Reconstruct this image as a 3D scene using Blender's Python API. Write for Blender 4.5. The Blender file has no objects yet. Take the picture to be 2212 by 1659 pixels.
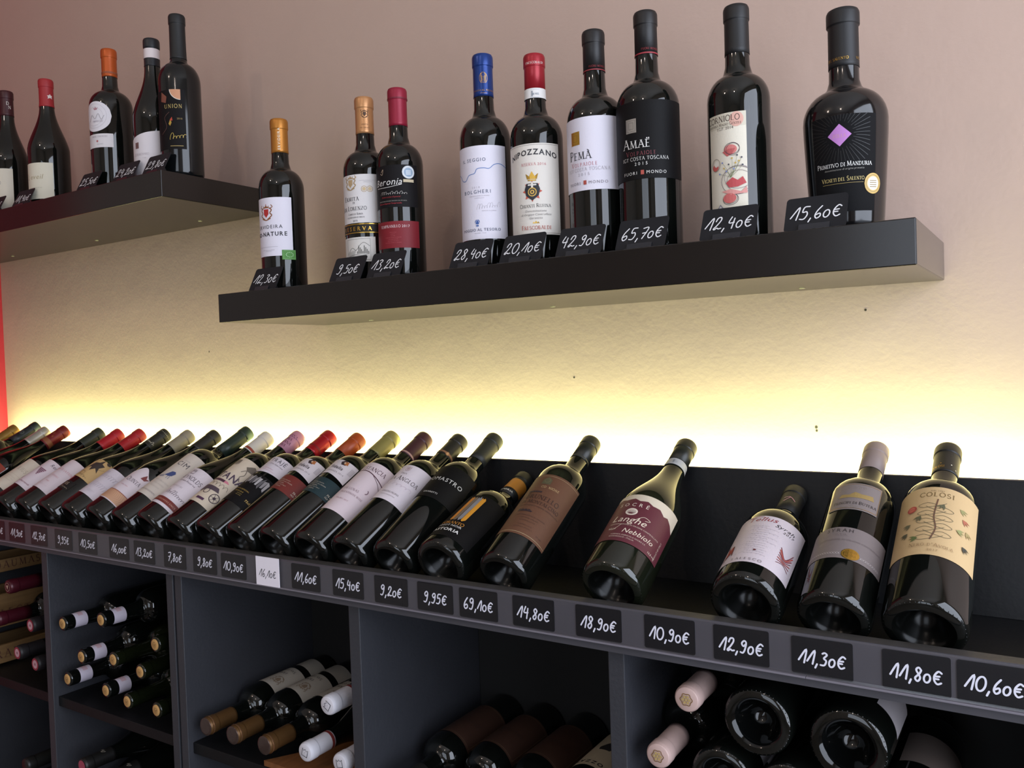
import bpy, bmesh, math, random
from mathutils import Vector, Matrix
from mathutils.geometry import tessellate_polygon
random.seed(7)
R_ = math.radians
H0 = 1.40                      # camera height above the floor; heights below are given relative to it
col = bpy.context.scene.collection
scn = bpy.context.scene

# ------------------------------------------------------------------ camera
FPX, YAW, PIT, ROL = 1817.7, .5742, -.026, -.0341
CAM = Vector((1.2139, -1.2351, 0.0))
fw = Vector((-math.sin(YAW)*math.cos(PIT), math.cos(YAW)*math.cos(PIT), math.sin(PIT)))
rt = fw.cross(Vector((0, 0, 1))).normalized(); up = rt.cross(fw)
rt, up = rt*math.cos(ROL)+up*math.sin(ROL), -rt*math.sin(ROL)+up*math.cos(ROL)
cd = bpy.data.cameras.new('camera'); cam = bpy.data.objects.new('camera', cd); col.objects.link(cam)
M = Matrix((rt, up, -fw)).transposed().to_4x4(); M.translation = CAM+Vector((0, 0, H0)); cam.matrix_world = M
cd.sensor_fit = 'HORIZONTAL'; cd.sensor_width = 36; cd.lens = FPX/2212*36; cd.clip_start = .02
scn.camera = cam

# ------------------------------------------------------------------ world, lights, exposure
w = bpy.data.worlds.new('world'); scn.world = w; w.use_nodes = True
w.node_tree.nodes['Background'].inputs[0].default_value = (.62, .72, 1, 1)
w.node_tree.nodes['Background'].inputs[1].default_value = .15
scn.view_settings.view_transform = 'Standard'; scn.view_settings.look = 'None'
scn.view_settings.exposure = 0.0; scn.view_settings.gamma = 1; scn.view_settings.use_curve_mapping = False

def area(name, loc, rot, sx, sy, power, colr, spread=180):
    l = bpy.data.lights.new(name, 'AREA'); l.shape = 'RECTANGLE'; l.size = sx; l.size_y = sy
    l.energy = power; l.color = colr; l.spread = R_(spread)
    o = bpy.data.objects.new(name, l); col.objects.link(o)
    o.location = Vector(loc)+Vector((0, 0, H0)); o.rotation_euler = rot
    return o
# daylight through the shop window in the right-hand wall and through the window behind the photographer
area('window_daylight', (2.36, -1.15, .15), (R_(90), 0, R_(90)), 1.9, 2.0, 66, (.79, .86, 1))
area('street_daylight', (1.15, -3.95, .35), (R_(90), 0, 0), 1.5, 1.7, 22, (.80, .88, 1))
# warm ceiling lamps of the shop
def lamp(loc, power, colr, rad=.04):
    l = bpy.data.lights.new('ceiling_lamp_light', 'POINT'); l.energy = power; l.color = colr; l.shadow_soft_size = rad
    o = bpy.data.objects.new('ceiling_lamp_light', l); col.objects.link(o); o.location = Vector(loc)+Vector((0, 0, H0))
lamp((-.35, -2.0, 1.42), 8, (1, .80, .68))
lamp((1.0, -2.3, 1.42), 6, (1, .84, .74))
# LED strip behind the slanted display board
area('led_light', (-.02, -.043, -.200), (R_(180-8), 0, 0), 2.5, .010, 15, (.88, 1, .47))

# ------------------------------------------------------------------ materials
def lin(h):
    h = h.lstrip('#'); c = [int(h[i:i+2], 16)/255 for i in (0, 2, 4)]
    return tuple((x/12.92 if x <= .04045 else ((x+.055)/1.055)**2.4) for x in c)+(1,)
MATS = {}
def mat(hexc, rough=.55, metal=0, bump=0, bscale=300, var=0, vscale=30, spec=.5, coat=0):
    key = (hexc, rough, metal, bump, bscale, var, vscale, spec, coat)
    if key in MATS: return MATS[key]
    m = bpy.data.materials.new('m_%d' % len(MATS)); m.use_nodes = True; MATS[key] = m
    nt = m.node_tree; b = nt.nodes['Principled BSDF']
    b.inputs['Base Color'].default_value = lin(hexc); b.inputs['Roughness'].default_value = rough
    b.inputs['Metallic'].default_value = metal; b.inputs['Specular IOR Level'].default_value = spec
    b.inputs['Coat Weight'].default_value = coat
    tc = nt.nodes.new('ShaderNodeTexCoord')
    if var:
        n = nt.nodes.new('ShaderNodeTexNoise'); n.inputs['Scale'].default_value = vscale; n.inputs['Detail'].default_value = 6
        nt.links.new(tc.outputs['Object'], n.inputs['Vector'])
        mx = nt.nodes.new('ShaderNodeMix'); mx.data_type = 'RGBA'
        c = lin(hexc)
        mx.inputs[6].default_value = tuple(x*(1-var) for x in c[:3])+(1,); mx.inputs[7].default_value = tuple(min(1, x*(1+var)) for x in c[:3])+(1,)
        nt.links.new(n.outputs['Fac'], mx.inputs[0]); nt.links.new(mx.outputs[2], b.inputs['Base Color'])
    if bump:
        n = nt.nodes.new('ShaderNodeTexNoise'); n.inputs['Scale'].default_value = bscale; n.inputs['Detail'].default_value = 4
        nt.links.new(tc.outputs['Object'], n.inputs['Vector'])
        bp = nt.nodes.new('ShaderNodeBump'); bp.inputs['Strength'].default_value = bump; bp.inputs['Distance'].default_value = .002
        nt.links.new(n.outputs['Fac'], bp.inputs['Height']); nt.links.new(bp.outputs['Normal'], b.inputs['Normal'])
    return m
GLASS = mat('#0b0d0b', .035, spec=.6)
GLASSG = mat('#12160a', .04, spec=.6)
BASEM = mat('#070807', .22, spec=.22)
FROST = mat('#141714', .12, spec=.6)
CAB = mat('#36373c', .45, bump=.25, bscale=180, var=.12, vscale=14)
SHELFM = mat('#15110f', .20, var=.15, vscale=60, spec=.5)
BOARDM = mat('#0f1012', .5, bump=.15, bscale=150, var=.15, vscale=20, spec=.3)
def wall_material():
    m = mat('#bfa596', .62, var=.05, vscale=3.0)
    nt = m.node_tree; b = nt.nodes['Principled BSDF']; tc = nt.nodes.new('ShaderNodeTexCoord')
    n1 = nt.nodes.new('ShaderNodeTexNoise'); n1.inputs['Scale'].default_value = 9; n1.inputs['Detail'].default_value = 8; n1.inputs['Roughness'].default_value = .55
    n2 = nt.nodes.new('ShaderNodeTexNoise'); n2.inputs['Scale'].default_value = 130; n2.inputs['Detail'].default_value = 3
    for n in (n1, n2): nt.links.new(tc.outputs['Object'], n.inputs['Vector'])
    ma = nt.nodes.new('ShaderNodeMath'); ma.operation = 'MULTIPLY_ADD'; ma.inputs[1].default_value = .16
    nt.links.new(n2.outputs['Fac'], ma.inputs[0]); nt.links.new(n1.outputs['Fac'], ma.inputs[2])
    bp = nt.nodes.new('ShaderNodeBump'); bp.inputs['Strength'].default_value = .22; bp.inputs['Distance'].default_value = .007
    nt.links.new(ma.outputs[0], bp.inputs['Height']); nt.links.new(bp.outputs['Normal'], b.inputs['Normal'])
    return m
WALL = wall_material()
def wood_material(hexc, hexd):
    m = mat(hexc, .6, bump=.2, bscale=80, spec=.3, var=.01); nt = m.node_tree; b = nt.nodes['Principled BSDF']
    tc = nt.nodes.new('ShaderNodeTexCoord'); mp = nt.nodes.new('ShaderNodeMapping'); mp.inputs['Scale'].default_value = (60, 5, 60)
    n = nt.nodes.new('ShaderNodeTexNoise'); n.inputs['Scale'].default_value = 2; n.inputs['Detail'].default_value = 5
    mx = nt.nodes.new('ShaderNodeMix'); mx.data_type = 'RGBA'; mx.inputs[6].default_value = lin(hexc); mx.inputs[7].default_value = lin(hexd)
    nt.links.new(tc.outputs['Object'], mp.inputs[0]); nt.links.new(mp.outputs[0], n.inputs['Vector'])
    nt.links.new(n.outputs['Fac'], mx.inputs[0]); nt.links.new(mx.outputs[2], b.inputs['Base Color'])
    return m
def emit(hexc, s):
    m = bpy.data.materials.new('m_emit'); m.use_nodes = True; b = m.node_tree.nodes['Principled BSDF']
    b.inputs['Emission Color'].default_value = lin(hexc); b.inputs['Emission Strength'].default_value = s
    return m
def clear_plastic():
    m = bpy.data.materials.new('clear_plastic'); m.use_nodes = True; nt = m.node_tree; nt.nodes.clear()
    o = nt.nodes.new('ShaderNodeOutputMaterial'); t = nt.nodes.new('ShaderNodeBsdfTransparent'); g = nt.nodes.new('ShaderNodeBsdfGlossy')
    t.inputs[0].default_value = (.985, .985, .985, 1); g.inputs['Roughness'].default_value = .16
    lw = nt.nodes.new('ShaderNodeLayerWeight'); pw = nt.nodes.new('ShaderNodeMath'); pw.operation = 'POWER'; pw.inputs[1].default_value = 4.5
    f = nt.nodes.new('ShaderNodeMath'); f.operation = 'MULTIPLY_ADD'; f.inputs[1].default_value = .9; f.inputs[2].default_value = .05
    lw.inputs[0].default_value = .5; nt.links.new(lw.outputs['Facing'], pw.inputs[0]); nt.links.new(pw.outputs[0], f.inputs[0])
    mx = nt.nodes.new('ShaderNodeMixShader')
    nt.links.new(f.outputs[0], mx.inputs[0]); nt.links.new(t.outputs[0], mx.inputs[1]); nt.links.new(g.outputs[0], mx.inputs[2]); nt.links.new(mx.outputs[0], o.inputs[0])
    return m
PLASTIC = clear_plastic()

# ------------------------------------------------------------------ object helpers
def mesh(name, verts, faces, smooth=False):
    me = bpy.data.meshes.new(name); me.from_pydata(verts, [], faces); me.update()
    if smooth:
        for p in me.polygons: p.use_smooth = True
    return me
def put(name, me, m=None, parent=None, loc=None):
    o = bpy.data.objects.new(name, me); col.objects.link(o)
    if m is not None:
        if not me.materials: me.materials.append(m)
        elif me.materials[0] != m: o.material_slots[0].link = 'OBJECT'; o.material_slots[0].material = m
    if parent is not None: o.parent = parent
    else: o.location = Vector((0, 0, H0))
    if loc is not None: o.location = Vector(loc)+(Vector((0, 0, H0)) if parent is None else Vector())
    return o
def tag(o, label, cat, group=None):
    o['label'] = label; o['category'] = cat
    if group: o['group'] = group
    return o
def struct(o): o['kind'] = 'structure'; return o
def empty(name, loc, rot=None):
    o = bpy.data.objects.new(name, None); col.objects.link(o); o.empty_display_size = .05
    o.location = Vector(loc)+Vector((0, 0, H0))
    if rot is not None: o.rotation_mode = 'QUATERNION'; o.rotation_quaternion = rot
    return o
def boxmesh(name, x0, x1, y0, y1, z0, z1, bev=0):
    bm = bmesh.new(); bmesh.ops.create_cube(bm, size=1)
    for v in bm.verts:
        v.co = Vector(((x0+x1)/2+v.co.x*(x1-x0), (y0+y1)/2+v.co.y*(y1-y0), (z0+z1)/2+v.co.z*(z1-z0)))
    if bev: bmesh.ops.bevel(bm, geom=bm.edges[:], offset=bev, segments=2, affect='EDGES', profile=.5)
    me = bpy.data.meshes.new(name); bm.to_mesh(me); bm.free(); return me
def box(name, x0, x1, y0, y1, z0, z1, m, parent=None, bev=0): return put(name, boxmesh(name, x0, x1, y0, y1, z0, z1, bev), m, parent)
def lathe(name, prof, n=40):
    vs, fs = [], []
    for r, z in prof:
        for k in range(n):
            a = 2*math.pi*k/n; vs.append((r*math.sin(a), -r*math.cos(a), z))
    for i in range(len(prof)-1):
        for k in range(n):
            a, b = i*n+k, i*n+(k+1) % n; fs.append((a, b, b+n, a+n))
    me = mesh(name, vs, fs, True)
    return me

# ------------------------------------------------------------------ flat print: glyphs, strokes, shapes
CH = sorted(set("ABCDEFGHIJKLMNOPQRSTUVWXYZabcdefghijklmnopqrstuvwxyz0123456789.,-'ÀÉË%&"))
GL = {}
def build_glyphs():
    obs = []
    for bold in (0, 1):
        for c in CH:
            cu = bpy.data.curves.new('g', 'FONT'); cu.body = c; cu.size = 1; cu.resolution_u = 2; cu.offset = .022*bold
            o = bpy.data.objects.new('g', cu); col.objects.link(o); obs.append((o, cu, c, bold))
    bpy.context.view_layer.update(); dg = bpy.context.evaluated_depsgraph_get()
    for o, cu, c, bold in obs:
        me = bpy.data.meshes.new_from_object(o.evaluated_get(dg))
        vs = [(v.co.x/.73, v.co.y/.73) for v in me.vertices]; me.calc_loop_triangles()
        ts = [tuple(t.vertices) for t in me.loop_triangles]
        x0 = min((v[0] for v in vs), default=0); x1 = max((v[0] for v in vs), default=.3)
        GL[(c, bold)] = (vs, ts, x1+max(.05, x0)); bpy.data.meshes.remove(me)
    for o, cu, c, b in obs: bpy.data.objects.remove(o); bpy.data.curves.remove(cu)
build_glyphs()
def arc(cx, cy, rx, ry, a0, a1, n=10): return [(cx+rx*math.cos(R_(a0+(a1-a0)*i/n)), cy+ry*math.sin(R_(a0+(a1-a0)*i/n))) for i in range(n+1)]
K, N = .13, .06
O_ = lambda: [(K, arc(.42, .5, .38, .5, 0, 360, 18))]
SERIF = {'A': (.80, [(N, [(.06, 0), (.40, 1)]), (K, [(.40, 1), (.74, 0)]), (N, [(.20, .36), (.60, .36)])]),
 'B': (.68, [(K, [(.14, 0), (.14, 1)]), (N, [(.14, 1), (.34, 1)]+arc(.34, .76, .2, .24, 90, -90, 8)+[(.14, .52)]), (.09, [(.34, .52)]+arc(.34, .26, .26, .26, 90, -90, 8)+[(.14, 0)])]),
 'C': (.78, [(.10, arc(.46, .5, .40, .5, 40, 320, 16))]), 'D': (.82, [(K, [(.14, 0), (.14, 1)]), (.09, [(.14, 1), (.30, 1)]+arc(.30, .5, .42, .5, 90, -90, 12)+[(.14, 0)])]),
 'E': (.62, [(K, [(.14, 0), (.14, 1)]), (N, [(.14, .97), (.54, .97)]), (N, [(.14, .52), (.46, .52)]), (N, [(.14, .03), (.56, .03)])]),
 'F': (.58, [(K, [(.14, 0), (.14, 1)]), (N, [(.14, .97), (.54, .97)]), (N, [(.14, .52), (.46, .52)])]),
 'G': (.84, [(.10, arc(.46, .5, .40, .5, 40, 330, 16)), (K, [(.74, .42), (.74, .12)])]),
 'H': (.84, [(K, [(.14, 0), (.14, 1)]), (K, [(.70, 0), (.70, 1)]), (N, [(.14, .52), (.70, .52)])]),
 'I': (.30, [(K, [(.15, 0), (.15, 1)])]), 'J': (.4, [(K, [(.25, 1), (.25, .1)]), (N, [(.25, .1), (.1, -.1)])]),
 'L': (.60, [(K, [(.14, 0), (.14, 1)]), (N, [(.14, .03), (.54, .03)])]),
 'M': (1.0, [(N, [(.12, 0), (.16, 1)]), (K, [(.16, 1), (.48, .05)]), (N, [(.48, .05), (.80, 1)]), (K, [(.80, 1), (.86, 0)])]),
 'N': (.86, [(N, [(.14, 0), (.14, 1)]), (K, [(.14, 1), (.72, 0)]), (N, [(.72, 0), (.72, 1)])]),
 'O': (.84, [(.11, arc(.42, .5, .38, .5, 0, 360, 20))]), 'P': (.64, [(K, [(.14, 0), (.14, 1)]), (.08, [(.14, .98), (.32, .98)]+arc(.32, .73, .24, .25, 90, -90, 9)+[(.14, .48)])]),
 'Q': (.84, [(.11, arc(.42, .5, .38, .5, 0, 360, 20)), (N, [(.5, .1), (.8, -.12)])]),
 'R': (.76, [(K, [(.14, 0), (.14, 1)]), (.08, [(.14, .98), (.32, .98)]+arc(.32, .74, .22, .24, 90, -90, 9)+[(.14, .5)]), (K, [(.34, .5), (.70, 0)])]),
 'S': (.58, [(.10, arc(.29, .74, .21, .26, 30, 250, 10)+arc(.29, .25, .23, .27, 80, -150, 10))]),
 'T': (.70, [(K, [(.35, 0), (.35, .97)]), (N, [(.02, .96), (.68, .96)]), (N, [(.03, .96), (.03, .80)]), (N, [(.67, .96), (.67, .80)])]),
 'U': (.84, [(K, [(.14, 1), (.14, .3)]), (.09, arc(.42, .3, .28, .3, 180, 360, 10)), (N, [(.70, .3), (.70, 1)])]),
 'V': (.80, [(K, [(.06, 1), (.40, 0)]), (N, [(.40, 0), (.74, 1)])]), 'W': (1.1, [(K, [(.05, 1), (.3, 0)]), (N, [(.3, 0), (.55, 1)]), (K, [(.55, 1), (.8, 0)]), (N, [(.8, 0), (1.05, 1)])]),
 'X': (.8, [(K, [(.05, 1), (.72, 0)]), (N, [(.05, 0), (.72, 1)])]), 'Y': (.76, [(K, [(.05, 1), (.38, .48)]), (N, [(.38, .48), (.70, 1)]), (K, [(.38, .5), (.38, 0)])]),
 'Z': (.68, [(N, [(.06, .97), (.62, .97)]), (K, [(.60, .97), (.06, .03)]), (N, [(.06, .03), (.62, .03)])])}
HAND = {'0': (.50, [arc(.22, .30, .20, .30, 100, 460, 14)]), 'O': (.62, [arc(.28, .48, .26, .47, 100, 460, 16)]),
 '1': (.52, [[(0, .18), (.40, 1), (.40, .02)]]), '2': (.62, [[(.06, .68), (.14, .95), (.34, .98), (.40, .75), (.22, .35), (.05, .10), (.12, .02), (.26, .14), (.40, .06), (.56, .10)]]),
 '3': (.56, [[(.06, .92), (.22, 1), (.40, .86), (.22, .58), (.42, .40), (.34, .06), (.06, .04)]]), '4': (.60, [[(.16, 1), (.06, .50), (.46, .50)], [(.40, .86), (.40, -.02)]]),
 '5': (.56, [[(.46, .98), (.14, .96), (.10, .58), (.34, .60), (.44, .34), (.30, .04), (.04, .06)]]), '6': (.54, [[(.36, 1), (.12, .60), (.06, .22), (.22, .0), (.42, .16), (.34, .40), (.10, .28)]]),
 '7': (.56, [[(.04, .95), (.48, .96), (.20, 0)], [(.10, .50), (.42, .54)]]), '8': (.54, [[(.38, .84), (.22, 1), (.08, .80), (.38, .30), (.24, 0), (.06, .22), (.30, .55), (.40, .82)]]),
 '9': (.56, [[(.38, .74), (.22, .56), (.06, .78), (.22, 1), (.40, .84), (.38, .30), (.26, .02), (.06, .06)]]), ',': (.24, [[(.12, .06), (.04, -.22)]]),
 '€': (.60, [[(.50, .74), (.30, .84), (.10, .55), (.12, .22), (.32, .0), (.54, .10)], [(.12, .50), (.40, .52)], [(.12, .34), (.36, .34)]])}
def smooth(pts, k=5):
    if len(pts) < 3: return pts
    P = [pts[0]]+list(pts)+[pts[-1]]; out = []
    for i in range(1, len(P)-2):
        p0, p1, p2, p3 = P[i-1:i+3]
        for j in range(k):
            t = j/k
            out.append(tuple(.5*(2*p1[d]+(p2[d]-p0[d])*t+(2*p0[d]-5*p1[d]+4*p2[d]-p3[d])*t*t+(3*p1[d]-p0[d]-3*p2[d]+p3[d])*t**3) for d in (0, 1)))
    out.append(tuple(pts[-1])); return out
class Art:
    """2-D print in millimetres; triangles collected per colour"""
    def __init__(s): s.t = {}; s.order = []; s.kind = {}
    def add(s, colr, vs, ts, kind='emblem'):
        if colr not in s.t: s.t[colr] = ([], []); s.order.append(colr); s.kind[colr] = kind
        V, T = s.t[colr]; o = len(V); V.extend(vs); T.extend(tuple(i+o for i in t) for t in ts)
        if kind == 'lettering': s.kind[colr] = 'lettering'
    def poly(s, pts, colr, kind='emblem'):
        ts = tessellate_polygon([[Vector((x, y, 0)) for x, y in pts]]); s.add(colr, list(pts), [tuple(t) for t in ts], kind); return s
    def rect(s, x0, y0, x1, y1, colr): return s.poly([(x0, y0), (x1, y0), (x1, y1), (x0, y1)], colr)
    def disc(s, x, y, r, colr, n=18, ry=None): return s.poly(arc(x, y, r, ry or r, 0, 360-360/n, n-1), colr)
    def stroke(s, pts, wd, colr, sm=True, kind='emblem', caps=True):
        if sm: pts = smooth(pts)
        n = len(pts); vs, ts = [], []
        for i, (x, y) in enumerate(pts):
            a = pts[max(0, i-1)]; b = pts[min(n-1, i+1)]; dx, dy = b[0]-a[0], b[1]-a[1]; L = math.hypot(dx, dy) or 1
            vs += [(x-dy/L*wd/2, y+dx/L*wd/2), (x+dy/L*wd/2, y-dx/L*wd/2)]
        for i in range(n-1): ts += [(2*i, 2*i+1, 2*i+3), (2*i, 2*i+3, 2*i+2)]
        if caps:
            for (x, y) in (pts[0], pts[-1]):
                o = len(vs); vs += [(x+wd/2*math.cos(k*math.pi/3), y+wd/2*math.sin(k*math.pi/3)) for k in range(6)]
                ts += [(o, o+k, o+k+1) for k in range(1, 5)]
        s.add(colr, vs, ts, kind); return s
    def ring(s, x, y, r, wd, colr, ry=None): return s.stroke(arc(x, y, r, ry or r, 0, 360, 24), wd, colr, False, caps=False)
    def frame(s, x0, y0, x1, y1, wd, colr): return s.stroke([(x0, y0), (x1, y0), (x1, y1), (x0, y1), (x0, y0)], wd, colr, False)
    def text(s, txt, x, y, size, colr, style='sans', sp=0, align='c', arch=0, rot=0):
        """style: sans, bold, ital, serif; x,y = centre/left of the baseline; arch = rise of the middle"""
        pen = 0; VS, TS = [], []
        sub = Art()
        for c in txt:
            if c == ' ': pen += .34+sp; continue
            small = style == 'serif' and c.islower(); k = .78 if small else 1.0
            base = {'À': 'A', 'É': 'E', 'Ë': 'E'}.get(c.upper(), c).upper() if style == 'serif' else c
            if style == 'serif' and base in SERIF:
                wd, sts = SERIF[base]
                for wgt, pts in sts:
                    sub.stroke([(pen+px*k, py*k) for px, py in pts], wgt*k, 'x', False, caps=False)
                    if len(pts) == 2 and wgt == K or (len(pts) == 2 and base in 'AMNVUY' and wgt == N and abs(pts[0][1]-pts[1][1]) > .6):
                        for px, py in pts:
                            if py in (0, 1): sub.stroke([(pen+px*k-.13, (py+(-.02 if py else .02))*k), (pen+px*k+.13, (py+(-.02 if py else .02))*k)], .045, 'x', False, caps=False)
                if c in 'Àà': sub.stroke([(pen+.28*k, 1.22*k), (pen+.46*k, 1.08*k)], .08, 'x', False)
                if c in 'Éé': sub.stroke([(pen+.30*k, 1.08*k), (pen+.46*k, 1.22*k)], .08, 'x', False)
                if c in 'Ëë': sub.disc(pen+.22*k, 1.16*k, .07, 'x', 8); sub.disc(pen+.46*k, 1.16*k, .07, 'x', 8)
                pen += wd*k+.06+sp
            else:
                vs, ts, adv = GL.get((c, 1 if style == 'bold' else 0), GL[('-', 0)])
                sh = .28 if style == 'ital' else 0
                sub.add('x', [(pen+a+b*sh, b) for a, b in vs], ts); pen += adv+.05+sp
        if 'x' not in sub.t: return s
        V, T = sub.t['x']; off = {'c': -pen/2, 'l': 0, 'r': -pen}[align]
        ca, sa = math.cos(R_(rot)), math.sin(R_(rot)); out = []
        for a, b in V:
            a += off; b += arch*(1-(2*a/max(pen, .1))**2); a, b = a*size, b*size
            out.append((x+a*ca-b*sa, y+a*sa+b*ca))
        s.add(colr, out, T, 'lettering'); return s
    def hand(s, txt, x, y, size, colr, wd, slant=.16, align='c'):
        pen = 0; st = []; after = False
        for c in txt:
            k = 1.0
            if c == ',': after = True
            g = c
            if c == '0' and not after: g = 'O'
            adv, ps = HAND[g]
            if after and c not in ',€': k = .92
            for p in ps: st.append([((pen+px*k+py*k*slant), py*k) for px, py in p])
            pen += adv*k+.06
        for p in st: s.stroke([(x+(a-pen/2)*size, y+b*size) for a, b in p], wd, colr, True, 'lettering')
        return s
    def scrawl(s, seed, x, y, wd, ht, colr, lw=.35, n=14, rot=0):
        r = random.Random(seed); pts = []; m = max(3, n//2); am = [r.choice((.35, .4, .45, .5, .95)) for _ in range(m+1)]; am[0] = 1
        for i in range(m*7+1):
            t = i/7; k = int(t); ph = 2*math.pi*(t-k); hh = ht*am[min(k, m)]
            yy = hh*(1-math.cos(ph))/2; pts.append((wd*t/m-.30*wd/m*math.sin(ph)+yy*.30, yy))
        ca, sa = math.cos(R_(rot)), math.sin(R_(rot))
        return s.stroke([(x+a*ca-b*sa, y+a*sa+b*ca) for a, b in pts], lw, colr, False, 'lettering')
def cut(tris, ax, c, keep=0):
    """cut triangles (3 points each) along coordinate ax = c; keep -1 / +1 drops the other side"""
    out = []
    for t in tris:
        d = [q[ax]-c for q in t]
        if all(x <= 1e-9 for x in d):
            if keep <= 0: out.append(t)
            continue
        if all(x >= -1e-9 for x in d):
            if keep >= 0: out.append(t)
            continue
        for sgn in (-1, 1):
            if keep and sgn != keep: continue
            poly = []
            for k in range(3):
                a, b = t[k], t[(k+1) % 3]; da, db = d[k]*sgn, d[(k+1) % 3]*sgn
                if da >= 0: poly.append(a)
                if da*db < 0:
                    if (a[0], a[1]) > (b[0], b[1]): a, b, da, db = b, a, db, da
                    f = da/(da-db); q = [a[0]+(b[0]-a[0])*f, a[1]+(b[1]-a[1])*f]; q[ax] = c; poly.append(tuple(q))
            for k in range(1, len(poly)-1): out.append((poly[0], poly[k], poly[k+1]))
    return out
def split(V, T, lim, bounds=None, limv=None):
    tris = [tuple(V[i] for i in t) for t in T]
    if bounds:
        for ax, c, kp in bounds: tris = cut(tris, ax, c, kp)
    res = []
    for t in tris:
        x0, x1 = min(q[0] for q in t), max(q[0] for q in t)
        k0, k1 = math.floor(x0/lim)+1, math.ceil(x1/lim)
        tt = [t]
        for k in range(k0, k1): tt = cut(tt, 0, k*lim)
        if limv:
            y0, y1 = min(q[1] for q in t), max(q[1] for q in t)
            for k in range(math.floor(y0/limv)+1, math.ceil(y1/limv)): tt = cut(tt, 1, k*limv)
        res += tt
    ix, V2, T2 = {}, [], []
    for t in res:
        f = []
        for q in t:
            kq = (round(q[0], 5), round(q[1], 5))
            if kq not in ix: ix[kq] = len(V2); V2.append(q)
            f.append(ix[kq])
        if len(set(f)) == 3: T2.append(tuple(f))
    return V2, T2
def print_art(art, parent, fmap, lim=4.0, rough=.5, metal=(), z0=1, clip=None, limv=None):
    """fmap(x_mm, y_mm, layer) -> local point"""
    for li, c in enumerate(art.order):
        V, T = art.t[c]
        if lim: V, T = split(V, T, lim, clip, limv)
        if not T: continue
        nv = len(V)
        me = mesh(art.kind[c], [fmap(x, y, li+z0+.8*k/nv) for k, (x, y) in enumerate(V)], T)
        mt = mat(c, .3, .9) if c in metal else mat(c, rough)
        put(art.kind[c], me, mt, parent)
GOLD, COPPER, SILVER = '#c9a048', '#b87f4a', '#b9b8b4'

# ------------------------------------------------------------------ bottles
def profile(kind, H, R):
    n = .0145; lip = .0153
    base = [(.0005, .034), (R*.25, .031), (R*.45, .021), (R*.58, .009), (R*.66, .0018), (R*.73, .0), (R*.88, .0003), (R*.965, .0035), (R, .009)]
    if kind == 'bordeaux':
        s0, s1 = H*.60, H*.735
        sh = [(R, s0)]+[(n+(R-n)*math.cos(R_(t)), s0+(s1-s0-.008)*math.sin(R_(t))) for t in range(12, 80, 11)]+[(n+.003, s1-.004), (n+.0008, s1+.004)]
    elif kind == 'tall':
        s0, s1 = H*.58, H*.72
        sh = [(R, s0)]+[(n+(R-n)*math.cos(R_(t)), s0+(s1-s0-.006)*math.sin(R_(t))) for t in range(12, 84, 11)]+[(n+.002, s1-.002), (n+.0005, s1+.006)]
    elif kind == 'burgundy':
        s0, s1 = H*.43, H*.80
        sh = [(R, s0)]
        for i in range(1, 12):
            t = i/12; k = .5+.5*math.cos(math.pi*t**.92); sh.append((n+.0006+(R-n)*k, s0+(s1-s0)*t))
        sh += [(n+.0006, s1)]
    elif kind == 'squat':
        s0, s1 = H*.52, H*.70
        sh = [(R, s0)]+[(n+(R-n)*math.cos(R_(t)), s0+(s1-s0-.008)*math.sin(R_(t))) for t in range(12, 80, 11)]+[(n+.003, s1-.003), (n+.001, s1+.004)]
    elif kind == 'tapered':
        base = [(r*.86, z) for r, z in base]
        s0, s1 = H*.50, H*.66
        sh = [(R*.90, H*.15), (R*.95, H*.30), (R*.99, H*.44), (R, s0)]+[(n+.003+(R-n-.003)*math.cos(R_(t)), s0+(s1-s0-.006)*math.sin(R_(t))) for t in range(12, 80, 11)]+[(n+.005, s1-.002), (n+.0025, s1+.006)]
        n += .002; lip += .0026
    neck = [(n, H*.82 if kind != 'tapered' else H*.76), (n-.0002, H-.0195), (n-.0001, H-.0182), (lip-.0001, H-.0176), (lip, H-.0168), (lip, H-.0045), (lip-.0004, H-.0022), (lip-.0014, H-.0006), (lip-.0028, H), (.0005, H)]
    return base+sh+neck
MC = {}
def rz(prof, z):
    for (r0, z0), (r1, z1) in zip(prof[8:], prof[9:]):
        if z0 <= z <= z1 and z1 > z0: return r0+(r1-r0)*(z-z0)/(z1-z0)
    return prof[8][0] if z < prof[8][1] else prof[-3][0]
def surf(prof, a, z, e): r = rz(prof, z)+e; return (r*math.sin(a), -r*math.cos(a), z)
def patch(prof, a0, hw, z0, z1, e=.0004, top=None, bot=None, na=24, nz=5):
    if rz(prof, z1) < rz(prof, z0+.002)-1e-5: nz = 26; e += .0002
    vs, fs = [], []
    for i in range(na+1):
        f = -1+2*i/na; a = R_(a0+hw*f); zt = z1+(top(f) if top else 0); zb = z0+(bot(f) if bot else 0)
        for j in range(nz+1): vs.append(surf(prof, a, zb+(zt-zb)*j/nz, e))
    for i in range(na):
        for j in range(nz): k = i*(nz+1)+j; fs.append((k, k+nz+1, k+nz+2, k+1))
    return mesh('label', vs, fs, True)
def quat(axis, front, roll=0):
    z = Vector(axis).normalized(); f = Vector(front); f = (f-z*f.dot(z)).normalized(); y = -f; x = y.cross(z)
    q = Matrix((x, y, z)).transposed().to_quaternion()
    from mathutils import Quaternion
    return q @ Quaternion((0, 0, 1), roll)
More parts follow.
